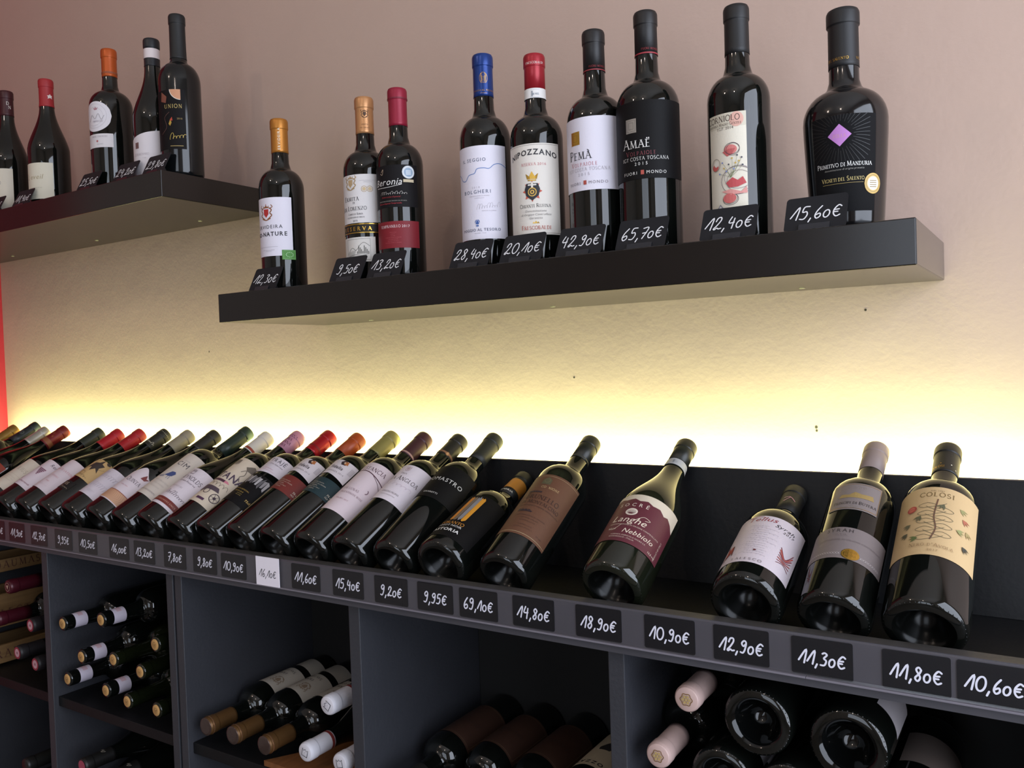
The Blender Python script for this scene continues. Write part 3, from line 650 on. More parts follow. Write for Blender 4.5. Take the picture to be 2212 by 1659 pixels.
# 6 tall white label with gold square ; 7 its black twin
def twin(a, c1, c2, cs, nm):
    a.rect(-24, 152, -9, 170, cs)
    bgc = '#8a6a20' if cs == GOLD else '#6d6c68'
    for k in (0, 1): a.frame(-22.4+2.6*k, 154+2.8*k, -10.6-2.6*k, 168-2.8*k, .55, bgc)
    a.text(nm, -10, 132, 12.5, c1, 'serif', .05).text('Volpaiole', -4, 122.5, 6.0, c2, 'serif', .16).text('IGT COSTA TOSCANA', 1, 116, 4.4, c1 if cs != GOLD else LGREY, 'serif', .12).text('2015', -3, 109.5, 4.2, c1 if cs != GOLD else LGREY, 'serif', .4)
    a.text('FUORI', -19, 98, 4.2, c1 if cs != GOLD else '#8d858c', 'sans', .14).rect(-4.5, 97.4, -.3, 103, '#a8483c').text('MONDO', 16, 98, 4.2, c1 if cs != GOLD else '#8d858c', 'sans', .14)
    return a
ca = Art().text('FUORI MONDO', 6, 261, 2.6, '#8f2a30', 'serif', .1)
stand(.684, 'tall black-capped bottle with white label carrying a gold square', 'bordeaux', .313, .0400, ('#100e0f', .257, .45, 0, [(.257, .2585, '#8e2b33')], (24, ca)),
      [('label', 6, 84, 90, 188, PAPER, twin(Art(), INK, '#c08088', GOLD, 'Pemà'))])
ca = Art().text('FUORI MONDO', 6, 265, 2.6, '#8f2a30', 'serif', .1)
stand(.764, 'tall black-capped bottle with black label carrying a silver square', 'bordeaux', .317, .0415, ('#0f0d0e', .260, .45, 0, [(.260, .2618, '#9a2f38')], (24, ca)),
      [('label', 14, 84, 92, 192, '#0c0b0c', twin(Art(), '#d2cfca', '#7e3a42', SILVER, 'Amaë'), {'rough': .6})], y=-.185)
# 8 narrow cream label with watercolour berries
a = Art().rect(-26, 140, 26, 157, '#cfc8b4').disc(14, 148, 8.5, '#d8a898', 18, 9).text('CORNIOLO', -4, 147, 7.0, '#4a3b34', 'serif', .02).text('Ravenna Malbo Gentile', -3, 142, 3.4, '#5a4a42', 'serif', .02).text('I.G.P. 2014', 0, 137, 3.4, '#5a4a42', 'serif')
a.disc(6, 112, 8, '#cf7a74', 20, 6).poly([(-4, 110), (2, 104), (8, 106), (12, 113), (4, 113)], '#b85a58').ring(8, 113, 9, .55, '#4b3a44', 7).ring(9, 112, 8, .4, '#4b3a44', 7.4)
a.disc(-15, 93, 5, '#c9605a', 16, 4).ring(-14, 96, 6.5, .5, '#7a6458', 7.5).disc(-13, 97, 3.6, '#e4ded0', 12)
a.ring(14, 74, 20, .55, '#6a5560', 17).ring(16, 73, 15, .4, '#6a5560', 13).ring(15, 78, 17, .4, '#7a7080', 14).poly([(0, 72), (8, 78), (14, 74), (20, 78), (24, 70), (14, 66), (4, 66)], '#bb4a4e').poly([(-6, 62), (6, 64), (18, 60), (24, 66), (25, 58), (6, 57)], '#d6948c')
a.disc(4, 53, 8, '#c46460', 18, 6).ring(5, 52, 9.5, .5, '#4b3a44', 7).ring(5, 53, 8.4, .4, '#4b3a44', 6.4)
for i, (px, py) in enumerate([(-8, 84), (-2, 90), (4, 94), (10, 88), (16, 97), (20, 92), (-4, 97), (8, 101), (14, 104), (1, 86), (12, 95), (19, 101)]):
    a.stroke([(6, 78), ((px+6)/2+1, (py+78)/2), (px, py)], .3, '#6d7a4c').disc(px, py, 1.1, ('#7a86b8', '#c2a24a', '#4b4b58')[i % 3], 8)
a.poly([(-14, 40), (-8, 47), (-2, 40)], '#8d8a92').poly([(-11, 41), (-8, 45), (-5, 41)], '#d5d0cf')
stand(.884, 'bottle with narrow cream label painted with red watercolour berries', 'bordeaux', .296, .0385, ('#0f0f10', .236, .5, 0, [], None),
      [('label', -8, 38, 37, 157, '#dfd8c6', a)])
# 9 broad shouldered bottle, black label with violet diamond
a = Art()
for i in range(44):
    t = i*2*math.pi/44+.05; r0 = 15+3*(i % 2); r1 = min(34/max(.3, abs(math.cos(t))), 30/max(.3, abs(math.sin(t))), 40)
    a.stroke([(-4+r0*math.cos(t), 106+r0*math.sin(t)), (-4+r1*math.cos(t), 106+r1*math.sin(t))], .7, '#060607', False, caps=False)
a.poly([(-4, 93), (-17, 105.5), (-4, 118), (9, 105.5)], '#b77bc0').text('ZOLLA', -4, 103, 3.6, '#c79a9a', 'serif', .05)
a.text('Primitivo di Manduria', 0, 70.5, 5.3, '#e4e2de', 'serif', .0).text('denominazione di origine protetta', 0, 66.5, 2.2, '#8d8a84', 'ital').text('Vigneti del Salento', -2, 54.5, 4.6, '#d0bb7a', 'serif', .0).rect(-26, 51.5, 22, 52, '#8f7c48')
md = medal(Art(), 0, 50, 11, '#c9a75c', '#dcd8d0', '#8c7a50')
ca = Art().text('VIGNETI DEL SALENTO', -14, 199, 3.0, GOLD, 'serif', 0).text('VIGNETI DEL SALENTO', 34, 199, 3.0, GOLD, 'serif', 0)
stand(1.010, 'broad-shouldered black bottle with violet diamond and round gold medal', 'tapered', .259, .0470, ('#0f0f11', .192, .5, 0, [], (8, ca)),
      [('label', 8, 46, 20, 128, '#0c0c0e', a, {'rough': .75}), ('medal_sticker', 50, 14.0, 38.5, 61.5, '#c9a75c', md, {'e': .0010, 'rough': .3, 'top': lambda f: -.0115*(1-math.sqrt(max(0, 1-f*f))), 'bot': lambda f: .0115*(1-math.sqrt(max(0, 1-f*f)))})], glass=mat('#0d0d0f', .10, spec=.6))

# ================================================================== BOTTLES ON THE HIGHER CORNER SHELF
Z2 = S2Z
a = Art().scrawl(21, -14, 66, 26, 10, GREY, .5, 12).scrawl(22, 4, 74, 18, 9, GREY, .5, 9); small(a, 9, 6, 40, 40, 1, LGREY)
ca = Art().text('D', 1, 268, 7.5, '#d8cfc6', 'serif').text('N', 5, 259, 7.5, '#d8cfc6', 'serif')
stand(-.874, 'bottle with dark burgundy lettered capsule and plain cream label beside the red-capped one', 'burgundy', .302, .0420, ('#3c1017', .243, .42, .1, [], (70, ca)), [('label', 4, 68, 10, 112, CREAM, a)], z=Z2, n=32)
a = Art().text('L eveil', 6, 62, 11, '#a89a78', 'ital', .02).stroke([(-20, 60), (-26, 68), (-16, 76), (-12, 64)], .5, '#a89a78'); small(a, 10, 8, 42, 44, 1, '#9a9284', 2, 1.6); small(a, 12, 8, 26, 30, 1, '#b5ae9c', 2, 1.2)
ca = Art().poly([(-2, 248), (-1, 252), (-3, 255), (1, 256), (3, 259), (5, 256), (8, 256), (7, 251), (8, 248), (5, 250), (2, 250)], '#dccfc8')
stand(-.699, 'slope-shouldered bottle with bright red capsule and cream script label', 'burgundy', .293, .0430, ('#9e2127', .231, .5, .0, [], (78, ca)), [('label', 4, 66, 18, 98, '#d9d3bf', a)], z=Z2, n=32)
a = Art().ring(-2, 156, 27, .5, '#b9b1b5', 25).ring(-3, 155, 21, .5, '#c5bdc0', 19).poly([(-1, 168), (-4, 173), (0, 171), (2, 175), (4, 171), (8, 173), (5, 168)], '#b08088').stroke([(-16, 146), (-8, 158), (0, 150), (8, 160), (14, 148), (20, 156)], 1.2, '#a8a2a6').text('PRIVILEGIO', 6, 143, 3.4, '#9c8f98', 'serif')
b = Art().text('PINTIA - VALENCISO', 10, 112, 3.0, '#8f868c', 'serif').disc(6, 104, 2.2, '#a85a5a', 10); small(b, 13, 12, 97, 40, 1, GREY, 2, 1.5)
ov = lambda f: -30*(1-math.sqrt(max(0, 1-f*f)))/1000; ov2 = lambda f: 30*(1-math.sqrt(max(0, 1-f*f)))/1000
stand(-.452, 'orange-capped bottle with oval white label above a narrow white strip', 'bordeaux', .304, .0425, ('#b5521c', .246, .36, .35, [(.252, .256, '#8f4a2a')], None),
      [('label', 12, 46, 124, 186, '#dcd8dc', a, {'top': ov, 'bot': ov2}), ('lower_label', 8, 52, 91, 119, '#d8d3d4', b)], z=Z2, n=32)
a = Art().rect(-8, 66, 2, 78, '#6a4a48').frame(-6.5, 68, .5, 76, .7, '#8d6a66').text('CLOS RICHARD', 6, 52, 4.2, '#b9adb0', 'serif').text('rouge', 14, 46, 2.4, '#c4b9bc', 'ital')
stand(-.305, 'slender slope-shouldered bottle with black top, white neck ring and white slanted label', 'burgundy', .291, .0410, ('#14161c', .236, .45, 0, [(.2515, .2705, '#d8cccb')], None),
      [('label', 4, 66, 8, 92, '#d9d2d4', a, {'top': lambda f: .012*f-.004*f*f})], z=Z2, n=32)
a = Art().poly([(28, 144), (28, 166), (8, 166)]+arc(28, 164, 20, 20, 180, 270, 8), '#c88f6c').stroke(arc(28, 164, 20, 20, 180, 268, 10), 1.2, '#d8cfc4', False).text('UNION', 14, 128, 7.2, '#bfa864', 'serif', .2).text('2010', 25, 106, 3.4, '#a08a50', 'serif').poly([(4, 98), (8, 108), (10, 100), (7, 94)], '#a8862f').poly([(6, 104), (11, 111), (12, 104)], '#b5392a')
a.scrawl(33, 6, 68, 30, 12, '#c4a850', .8, 11, 8).rect(6, 55, 30, 56.2, '#a08a50')
a.poly([(-10, 160), (2, 150), (0, 138), (-12, 142)], '#7a4434').stroke([(-12, 80), (0, 92), (-4, 110), (6, 120)], 1, '#5a3a34')
stand(-.221, 'tall black bottle with orange half-moon on a black label at the shelf end', 'tall', .318, .0395, ('#101213', .232, .55, 0, [], None), [('label', 14, 52, 50, 163, '#0e0c0e', a, {'rough': .6})], z=Z2, n=32, glass=mat('#0f1112', .12, spec=.5))

# ================================================================== BOTTLES LEANING IN THE LIT DISPLAY
TH = R_(30)
def lean(x, label, kind, H, R, cap, labels, dx=0.0, th=TH, y=-.306, roll=0, **k):
    lo_y = y
    if th > R_(25):                      # rest the neck on the top edge of the backboard
        pr = profile(kind, H, R); th = R_(26)
        while th < R_(40):
            zb = ZL+.0006+R*math.cos(th); ok = True
            for ey, ez in ((-.0604, -.1617), (-.0470, -.1617-.0025)):
                dy, dz_ = ey-lo_y, ez-zb; s_ = dy*math.cos(th)+dz_*math.sin(th); d_ = dy*math.sin(th)-dz_*math.cos(th)
                if s_ < H+.002 and d_ < max(rz(pr, min(s_, H-.001)), .0152 if s_ > H*.75 else 0)+.0020: ok = False
            if ok: break
            th += R_(.1)
    z = ZL+.0006+R*math.cos(th)
    ax = (dx/H, math.cos(th), math.sin(th)); fr = (0, -math.sin(th), math.cos(th))
    return bottle((x, lo_y, z), ax, fr, kind, H, R, cap, label, labels, 'wine bottles leaning in the lit display', roll, du0=8 if x < .45 else 5 if x < .8 else 0, **k)
DX = .042
# right to left
a = Art().text('DAL 1987', 0, 172, 2.2, '#8f7a58', 'serif', .1).text('COLOSI', 0, 163, 7.2, '#6f5a34', 'serif', .14)
a.stroke([(1, 158), (-1, 130), (2, 110), (-2, 92)], 1.5, '#6a4a3a')
rr = random.Random(4)
for i in range(9):
    yy = 96+i*6.6; sx = 1 if i % 2 else -1
    a.stroke([(0, yy), (sx*9, yy+3), (sx*18, yy-1), (sx*12, yy-5), (sx*2, yy-3), (-sx*6, yy+1), (-sx*10, yy+4)], .55, '#5d5a46')
for (lx, ly, ang, c) in [(24, 152, 150, '#8d8a5a'), (28, 138, 140, '#a5604a'), (33, 122, 130, '#9c8a5a'), (-24, 118, 30, '#5d5c44'), (-26, 104, 40, '#4a4a38'), (-14, 94, 10, '#5a6a3c'), (30, 96, 140, '#3c3c34'), (8, 150, 60, '#5d5c44'), (22, 116, 170, '#8d8f5c'), (-14, 130, 60, '#5d5c44')]:
    for k in (-28, 0, 28):
        t = R_(ang+180+k); a.poly([(lx, ly), (lx+5*math.cos(t+.25), ly+5*math.sin(t+.25)), (lx+10*math.cos(t), ly+10*math.sin(t)), (lx+5*math.cos(t-.25), ly+5*math.sin(t-.25))], c)
a.disc(-25, 143, 5.6, '#a83a36', 18).disc(-25, 143, 3.8, '#c05a4c', 14).stroke([(-30, 143), (-20, 143)], .5, '#7d2626', False)
a.text("Nero d'Avola", 0, 80, 5.2, '#8f7350', 'serif', .06).text('2017', 2, 73, 3.2, '#8f7350', 'serif', .1)
ca = Art().text('COLOSI', -8, 252, 3.8, GOLD, 'serif', .05).disc(8, 258, .9, '#cfc9b8', 8).disc(-4, 260, .7, GOLD, 8).disc(14, 252, .8, '#cfc9b8', 8)
lean(1.098, 'wide bottle with tan label drawn with a climbing vine, last one on the ledge', 'bordeaux', .304, .0412, ('#0f1011', .246, .42, 0, [], (0, ca)), [('label', 3, 72, 68, 180, '#c3a77b', a)], knurl=True, n=56, dx=.0, th=R_(31))
a = Art().text('FEUDO', 2, 175, 3.4, '#8a7f78', 'serif', .5).poly([(-18, 158), (-15, 164), (-6, 163), (0, 168), (8, 165), (20, 166), (22, 158)], '#9a8250').text('Principi di Butera', 2, 146.5, 5.0, '#2f2a2c', 'serif', .0).text('SICILIA', 2, 142, 1.8, '#8a7f78').frame(-27, 139.5, 28, 182.5, .5, GOLD)
b = Art().text('SYRAH', -6, 98, 5.6, '#3a3436', 'sans', .18).text('SICILIA', -4, 92, 3.0, '#84797a', 'serif').text('DENOMINAZIONE DI ORIGINE CONTROLLATA', 6, 84, 2.4, '#6d6264', 'sans', .05)
for i in range(32): b.ring(-44+i*2.9, 63, 1.3, .35, '#b9b0ae')
b.disc(10, 64, 9.6, GOLD, 26, 8.2).ring(10, 64, 8.2, .5, '#9a7428', 6.8).text('PRINCIPI', 10, 66, 2.6, '#8a6420', 'serif').text('BUTERA', 10, 61, 2.6, '#8a6420', 'serif')
lean(1.010, 'bottle with mauve-grey capsule, two grey labels and a gold seal', 'bordeaux', .304, .0390, ('#8b7a74', .250, .5, .0, [], None),
     [('label', 0, 42, 137, 185, '#7f7573', a), ('lower_label', 2, 76, 56, 106, '#786e6d', b)], knurl=True, n=56, dx=.004)
# flatter, shorter bottle with cream handwritten label
a = Art().text('Tellus', -10, 141, 11, '#8f2a36', 'ital', -.04).stroke([(-30, 150), (-20, 154), (-6, 151)], .8, '#8f2a36').text('Syrah', 20, 131, 8.0, INK, 'ital', -.06).text('2017', 26, 123.5, 5, INK, 'ital')
for i in range(14): a.scrawl(50+i, -20+(i*5) % 9, 126-i*5.6, 22+(i*7) % 14, 3, '#a39aa0', .3, 12)
for i in range(7):
    a.stroke([(-42+i*1.4, 46+i*2), (-38+i, 62+i*3), (-41+i*2, 84-i*5)], 1.6, ('#6e1c26', '#8f2f30', '#b34a3a')[i % 3])
    a.stroke([(24, 56+i*6), (33, 60+i*2.2), (42, 54+i*7)], .9+.3*(i % 3), ('#6e1c26', '#8f3038', '#b05048')[i % 3])
a.disc(-2, 62, 1.8, '#5d1c28', 10).text('FALESCO', -6, 36, 5.0, '#5a4d54', 'serif', .3)
ca = Art().stroke([(-4, 206), (3, 216)], .9, '#c58a9c', False).stroke([(-5, 214), (2, 216.5), (10, 209)], .9, '#c58a9c')
lean(.916, 'short squat bottle lying flatter, with cream label of red script and scribbled verses', 'squat', .250, .0415, ('#0f1011', .186, .55, 0, [], (0, ca)), [('label', 2, 74, 26, 124, '#c9bec4', a, {'vs': (1, .79), 'du': 4})], knurl=True, n=56, th=R_(21.5), y=-.3095)
# burgundy label with torn cream top
a = Art().poly([(-60, 40), (60, 40), (60, 98), (50, 104), (44, 110), (36, 115), (30, 112), (22, 118), (12, 117), (4, 121), (-6, 119), (-14, 123), (-26, 121), (-34, 124), (-60, 122)], '#5b2630')
a.text('SOCRÉ', -10, 108, 6.4, '#d8cdbc', 'sans', .5).disc(-10, 97, 8.2, '#d8cdbc', 22, 6.8)
for i in range(22): a.stroke([(-10, 93), (-10+6*math.cos(i*.29), 96+4.4*math.sin(i*.29)+1)], .35, '#5b2631', False)
a.text('Langhe', -8, 77, 11.5, '#dccfba', 'ital', -.04).stroke([(-2, 80), (8, 92), (18, 90), (12, 87)], .6, '#dccfba').stroke([(-14, 72), (-22, 62), (-30, 64)], .6, '#dccfba').text('DENOMINAZIONE DI ORIGINE CONTROLLATA', 4, 71, 2.2, '#cbb9a8').text('Nebbiolo', 12, 58, 8.0, '#dccfba', 'ital', -.04).text('2016', -24, 62, 3.4, '#dccfba', 'sans', .1)
a.text('AZIENDA AGRICOLA SOCRE S.S.', 2, 52, 2.2, '#cbb9a8').text('BARBARESCO - ITALIA', -6, 48, 2.2, '#cbb9a8').text('PRODUCT OF ITALY', 45, 60, 2.4, '#cbb9a8', rot=90).text('13,5 vol', 38, 46, 2.8, '#cbb9a8', 'bold')
d = Art().disc(0, 243, 3.4, '#6f7680', 12).ring(0, 243, 4.6, .4, '#6f7680').text('XXX', 12, 241, 3, '#8a9098').text('XXX', -12, 241, 3, '#8a9098')
lean(.748, 'slope-shouldered bottle alone in a gap, burgundy label with torn cream top', 'burgundy', .300, .0425, ('#23241f', .252, .35, .1, [], None), [('label', 8, 78, 42, 132, '#cdc1ac', a, {'e': .0005}), ('neck_seal', 0, 150, 236, 250, '#a4a6aa', d, {'e': .0011})], knurl=True, n=56, dx=.004, glass=mat('#151810', .05, spec=.7))
# brown label
a = Art().frame(-48, 50, 48, 168, .5, '#c8b48a').poly([(-12, 150), (2, 150), (2, 160), (-5, 166), (-12, 160)], '#55503a').ring(-5, 158, 4, .8, '#6d6448').text('CO  NIONE', 6, 142, 4.0, '#c7a97a', 'serif', .1).rect(-24, 131, -2, 134, '#33262a')
a.text('Brunello', 4, 118, 10, '#3c2622', 'serif', .02).text('di Montalcino', 6, 108, 7.2, '#3c2622', 'serif', .02).text('DENOMINAZIONE DI ORIGINE CONTROLLATA', 6, 102, 2.1, '#3f2b28').rect(-20, 90, 2, 92.4, '#33262a')
for i in range(4): a.disc(-18+i*5, 92.5, 2.2, '#33262a', 8)
small(a, 31, 4, 82, 50, 3, '#46302b', 5, 2.0); small(a, 32, 4, 64, 50, 2, '#46302b', 5, 1.8); a.text('14 vol', 30, 56, 2.6, '#46302b')
lean(.588, 'bottle with brown gold-lined label and black capsule beside the gap', 'bordeaux', .304, .0392, ('#23241f', .250, .35, .1, [(.252, .2535, '#3a3b34')], None), [('label', 6, 76, 46, 172, '#62412f', a)], n=48, dx=.004)
# black label with orange brush strokes, flatter
a = Art()
for (x0, wd, c) in ((-14, 5.5, '#c07a2a'), (-8, 5, '#6f5f50'), (-2, 6, '#7d7c80'), (4.5, 6.5, '#c98a2a')):
    pts = [(x0, 66+rr.uniform(-3, 3)), (x0+wd*.4, 62), (x0+wd, 67+rr.uniform(-3, 3)), (x0+wd+1, 132), (x0+wd*.7, 138+rr.uniform(-2, 2)), (x0+wd*.4, 133), (x0+.5, 137)]
    a.poly(pts, c)
a.text('TORANTO', -4, 51, 6.8, '#c98a3a', 'serif', -.02).text('PINOT NOIR', -4, 44, 5.0, '#d3d0cc', 'sans', -.04).text('ASTORIA', -4, 31, 7.2, '#d8d6d2', 'bold', -.03)
ca = Art().text('ASTORIA', 0, 189, 4.4, '#d8d6d2', 'bold', -.03)
lean(.484, 'black-labelled bottle with orange and grey brush strokes, lying flatter, orange neck band', 'squat', .250, .0412, ('#0f1011', .183, .5, 0, [(.199, .226, '#b0711f')], (4, ca)), [('label', 2, 68, 18, 126, '#0b0a0c', a, {'rough': .65, 'vs': (3, .86), 'du': 4})], n=48, knurl=True, th=R_(21.5), y=-.3095)
# black on black
a = Art().text('TOMASTRO', 0, 147, 8.2, '#c9c6c0', 'sans', .04).text('GIANNITTI', -6, 117, 3.4, '#aeaba6', 'bold', .05)
lean(.394, 'black-capped bottle with plain black label and thin silver capitals', 'tall', .306, .0385, ('#20221f', .238, .5, 0, [], None), [('label', 4, 78, 108, 182, '#0d0c0c', a, {'rough': .65})], n=48, dx=.012)
a = crest(Art(), -8, 170, .7, '#b59a9c', '#b59a9c'); a.text('Finca', -8, 157.5, 3.6, '#6a5a58', 'serif', .1).text('La Angloa', 0, 143, 9.2, '#4b3c3c', 'serif', .04).scrawl(41, -20, 130, 44, 10, '#c9bcc4', .8, 10).text('COSECHA PROPIA', -2, 112, 3.2, '#6a5a58', 'serif', .02).text('MALBEC ARGENTINA', -2, 106, 2.0, '#a59a9c')
ca = Art().disc(12, 251.5, 3.6, COPPER, 14).disc(12, 251.5, 2.2, '#c89a6a', 10)
lean(.3065, 'bottle with dark capsule, copper ring and white label of dark capitals', 'bordeaux', .302, .0385, ('#221f1d', .247, .4, 0, [(.250, .254, '#8a6248')], (6, ca)), [('label', 4, 76, 96, 180, '#d6ccd2', a)], n=48, knurl=True, dx=.029)
a = Art().text('ESTANCIA', 2, 163, 8.0, '#4d2a38', 'serif', .03).stroke([(-40, 158), (-10, 160), (14, 155), (36, 148)], 1.6, '#4d2a38').stroke([(10, 155), (26, 146), (34, 139)], .8, '#4d2a38').text('LAS LUNAS', -4, 112, 4.6, '#7a5a62', 'serif', .08).text('ARGENTINIAN WINE', 4, 103, 3.6, '#8a6a72', 'serif', .08).stroke(arc(20, 122, 4.5, 4.5, -60, 60, 8), 1.4, '#6a4a58', False).text('MALBEC 2017', -2, 88, 2.8, '#a07a82')
lean(.2240, 'bottle with burgundy capsule and pinkish label with a dark swoosh', 'bordeaux', .306, .0385, ('#43212a', .244, .42, .1, [(.246, .2495, '#b08a82')], None), [('label', 4, 76, 62, 182, '#d3c3c8', a)], n=44, dx=.031)
def fid(c):
    a = Art().poly([(-4, 181), (2, 187), (10, 184), (8, 176), (0, 175)], '#3a2c30').poly([(2, 183), (10, 186), (12, 178), (5, 177)], '#a8683c').disc(4, 181, 1.8, '#c9b8a0', 8).text('fidelis', -2, 164, 7.0, '#5a5054', 'bold', .02).text('CRIANZA 2014', 2, 155.5, 3.2, '#8d8286', 'sans', .14)
    for i in range(4): a.rect(22+i*2, 164, 22.8+i*2, 178, '#a59a9e')
    b = Art(); small(b, 61, -8, 124, 36, 5, '#cbbfae', 4.2, 2.0); b.text('75 cl', 30, 110, 3.6, '#d0c6b4', 'bold').text('13,5 vol', 31, 105, 2.8, '#d0c6b4', 'bold')
    return [('label', 2, 58, 150, 186, '#cfc6ca', a, {'bot': lambda f: -.006*abs(f)}), ('lower_label', 2, 72, 100, 138, c, b)]
lean(.1410, 'bottle with khaki capsule, small white label and teal-green band', 'bordeaux', .308, .0385, ('#8a8049', .249, .42, .1, [], None), fid('#1f3338'), n=44, dx=.038)
lean(.058, 'bottle with orange capsule, small white label and rust-red band', 'bordeaux', .300, .0385, ('#a8481e', .246, .4, .1, [], None), fid('#6e2b26'), n=44, dx=DX)
a = Art().text('TRAJÉ', 4, 173, 8.6, '#4b464c', 'sans', .12).text('Gran Seleccion', 6, 166, 3.4, '#5d565c', 'ital').text('vino de autor', 0, 154, 2.6, '#c08a98', 'ital').rect(-12, 150, 16, 150.6, '#c79aa6')
b = Art()
for i in range(10): b.poly([(-30+i*6, 132-(i*5) % 9), (-24+i*6, 134-(i*3) % 7), (-25+i*6, 106+(i*7) % 12), (-29+i*6, 112)], ('#a8a4a6', '#5d5a5e', '#8a8688')[i % 3])
b.text('RESERVA ESPECIAL', -4, 92, 2.8, '#b89a50', 'sans', .06).text('TINTO 2015', -4, 86, 2.8, '#b89a50').text('75cl', 26, 76, 4.4, '#c9a860', 'bold'); small(b, 71, 2, 82, 40, 2, '#a08a50', 3.4, 1.9)
lean(-.023, 'bottle with bright red capsule, white label and black photographic lower label', 'bordeaux', .306, .0385, ('#a51620', .247, .34, .25, [(.258, .262, '#7d1018')], None), [('label', 2, 62, 143, 186, '#cfc6ce', a, {'bot': lambda f: .006*f}), ('lower_label', 2, 70, 62, 136, '#0f0e10', b, {'rough': .6})], n=44, dx=DX)
a = Art().text('TITANA', 0, 121, 15, '#4a3a4e', 'bold', -.02).rect(-30, 111, 8, 116.5, '#4a2c3c').poly([(8, 111), (20, 113), (14, 116.5), (8, 116.5)], '#c87a8a')
for i in range(8): a.stroke([(-30+i*3, 158), (-29+i*3, 172), (-27+i*3, 160)], 1.2, '#7a6e62')
a.poly([(14, 162), (26, 172), (40, 166), (34, 158), (20, 156)], '#6d6258').stroke([(14, 148), (20, 156), (24, 146), (20, 138), (26, 130)], 1.3, '#6d6258')
a.ring(22, 76, 9, 1.4, '#3c2c3a').ring(-4, 82, 6, 1.2, '#3c2c3a').disc(22, 76, 3, '#3c2c3a', 10).poly([(-34, 84), (-24, 96), (14, 96), (20, 88), (-6, 86), (-20, 78)], '#4d3f4a')
for i in range(5): a.stroke(arc(-14+i*9, 96, 5, 11, 20, 160, 6), .7, '#6d6258', False)
a.rect(-8, 60, 10, 65, '#4a2c4a')
for i in range(6): a.stroke([(22, 76), (22+9*math.cos(i*1.05), 76+9*math.sin(i*1.05))], .6, '#3c2c3a', False)
ca = Art()
for i in range(4): ca.text('TITANA', -4+(i % 2)*5, 254+i*9.5, 6.2, '#5a2c44', 'serif', -.02)
lean(-.106, 'bottle with pink printed capsule and cream label of old engravings', 'bordeaux', .302, .0385, ('#b77f92', .250, .5, 0, [], (10, ca)), [('label', 2, 74, 52, 178, '#cdbfac', a)], n=44, dx=DX)
a = Art().frame(-14, 120, -4, 127, 1.1, '#5a4a52').stroke([(-14, 127), (-14, 131), (-11, 128), (-9, 132), (-7, 128), (-4, 131), (-4, 127)], 1.0, '#5a4a52', False).text('REYNOLDS', 2, 106, 8.4, '#4b3f46', 'serif', .02).text('Grown Reserve', 2, 98, 4.4, '#6a5d64', 'ital').text('PORTALEGRE', -6, 82, 3.2, '#a59aa0', 'serif', .2).scrawl(81, -16, 62, 48, 11, '#5d4d56', .6, 20).rect(-60, 40, 60, 52, '#6e2a26').text('WINE GROWERS SINCE 1850', 10, 44, 3.4, '#c89a86', 'sans', .1)
lean(-.193, 'slope-shouldered bottle with white red-ringed capsule, white label and red lower stripe', 'burgundy', .296, .0402, ('#c9c4bd', .238, .5, 0, [(.240, .2455, '#8e3a2c')], None), [('label', 4, 72, 34, 136, '#d3c9d0', a)], n=44, dx=DX)
a = Art().text('CIM', 4, 149, 11.5, '#4b464c', 'sans', .1).text('grande', 6, 163, 3, '#9a9296').poly([(-2, 122), (2, 130), (9, 132), (13, 128), (10, 120), (4, 117), (-6, 116)], '#3d4a78').stroke([(4, 117), (4, 111)], .8, '#3d4a78', False).stroke([(8, 118), (9, 111)], .8, '#3d4a78', False).stroke([(-6, 116), (-16, 110), (-4, 113)], 1.2, '#3d4a78')
for i in range(3): a.text('TINTO DE LA CASA'[i*3:], 4, 100-i*8, 3.0, '#b3aaa6')
a.text('VINHO REGIONAL', -2, 70, 3.6, '#8d8488', 'sans', .08)
lean(-.277, 'taller bottle with dark green capsule and cream label with a small blue bird', 'tall', .314, .0385, ('#23302a', .235, .38, .15, [], None), [('label', 4, 74, 60, 184, '#c8beb4', a)], n=44, dx=DX+.006)
a = Art().poly([(16, 112), (20, 119), (24, 112), (30, 114), (24, 106), (14, 106)], '#7a3a3a').text('Quinta', 8, 90, 9.6, '#5a4c54', 'serif', .0).text('vinho tinto', 2, 76, 3, '#c08a90', 'ital').rect(-60, 36, 60, 60, '#c49a7c').rect(-60, 59, 60, 60.4, '#8a4a3a')
for i in range(26):
    a.stroke([(-46+i*4, 38), (-42+i*4, 48), (-46+i*4, 58)], .5, '#a8795c', False)
lean(-.361, 'slope-shouldered bottle with white wavy-topped label and checked orange band', 'burgundy', .298, .0402, ('#23211f', .240, .45, 0, [], None), [('label', 4, 70, 34, 112, '#d2c7ce', a, {'top': lambda f: .020*math.exp(-((f-.25)/.35)**2)})], n=40, dx=DX)
a = Art().scrawl(91, -22, 92, 50, 20, '#a49aa6', .7, 16).scrawl(92, -10, 66, 40, 12, '#b3a8b2', .6, 14); small(a, 93, 4, 54, 40, 2, '#b8aeb4', 3, 1.8)
lean(-.448, 'slope-shouldered bottle with grey-beige capsule and pale label of faint script', 'burgundy', .296, .0402, ('#8b8474', .240, .45, .05, [], None), [('label', 4, 68, 42, 118, '#cbc3cc', a)], n=40, dx=DX)
a = Art().stroke(arc(10, 138, 18, 16, 100, 330, 12), .6, '#7d6a4a', False).poly([(-14, 118), (-8, 134), (2, 138), (8, 150), (10, 138), (20, 136), (14, 126), (20, 114), (8, 122), (0, 112), (-4, 122)], '#3a3230').poly([(14, 146), (22, 156), (26, 144), (20, 142)], '#3a3230').stroke([(-14, 118), (-24, 104), (-16, 110)], 1.6, '#3a3230').ring(-6, 101, 5, .8, '#6d5a44').scrawl(95, -16, 92, 30, 5, '#6d5a44', .6, 9)
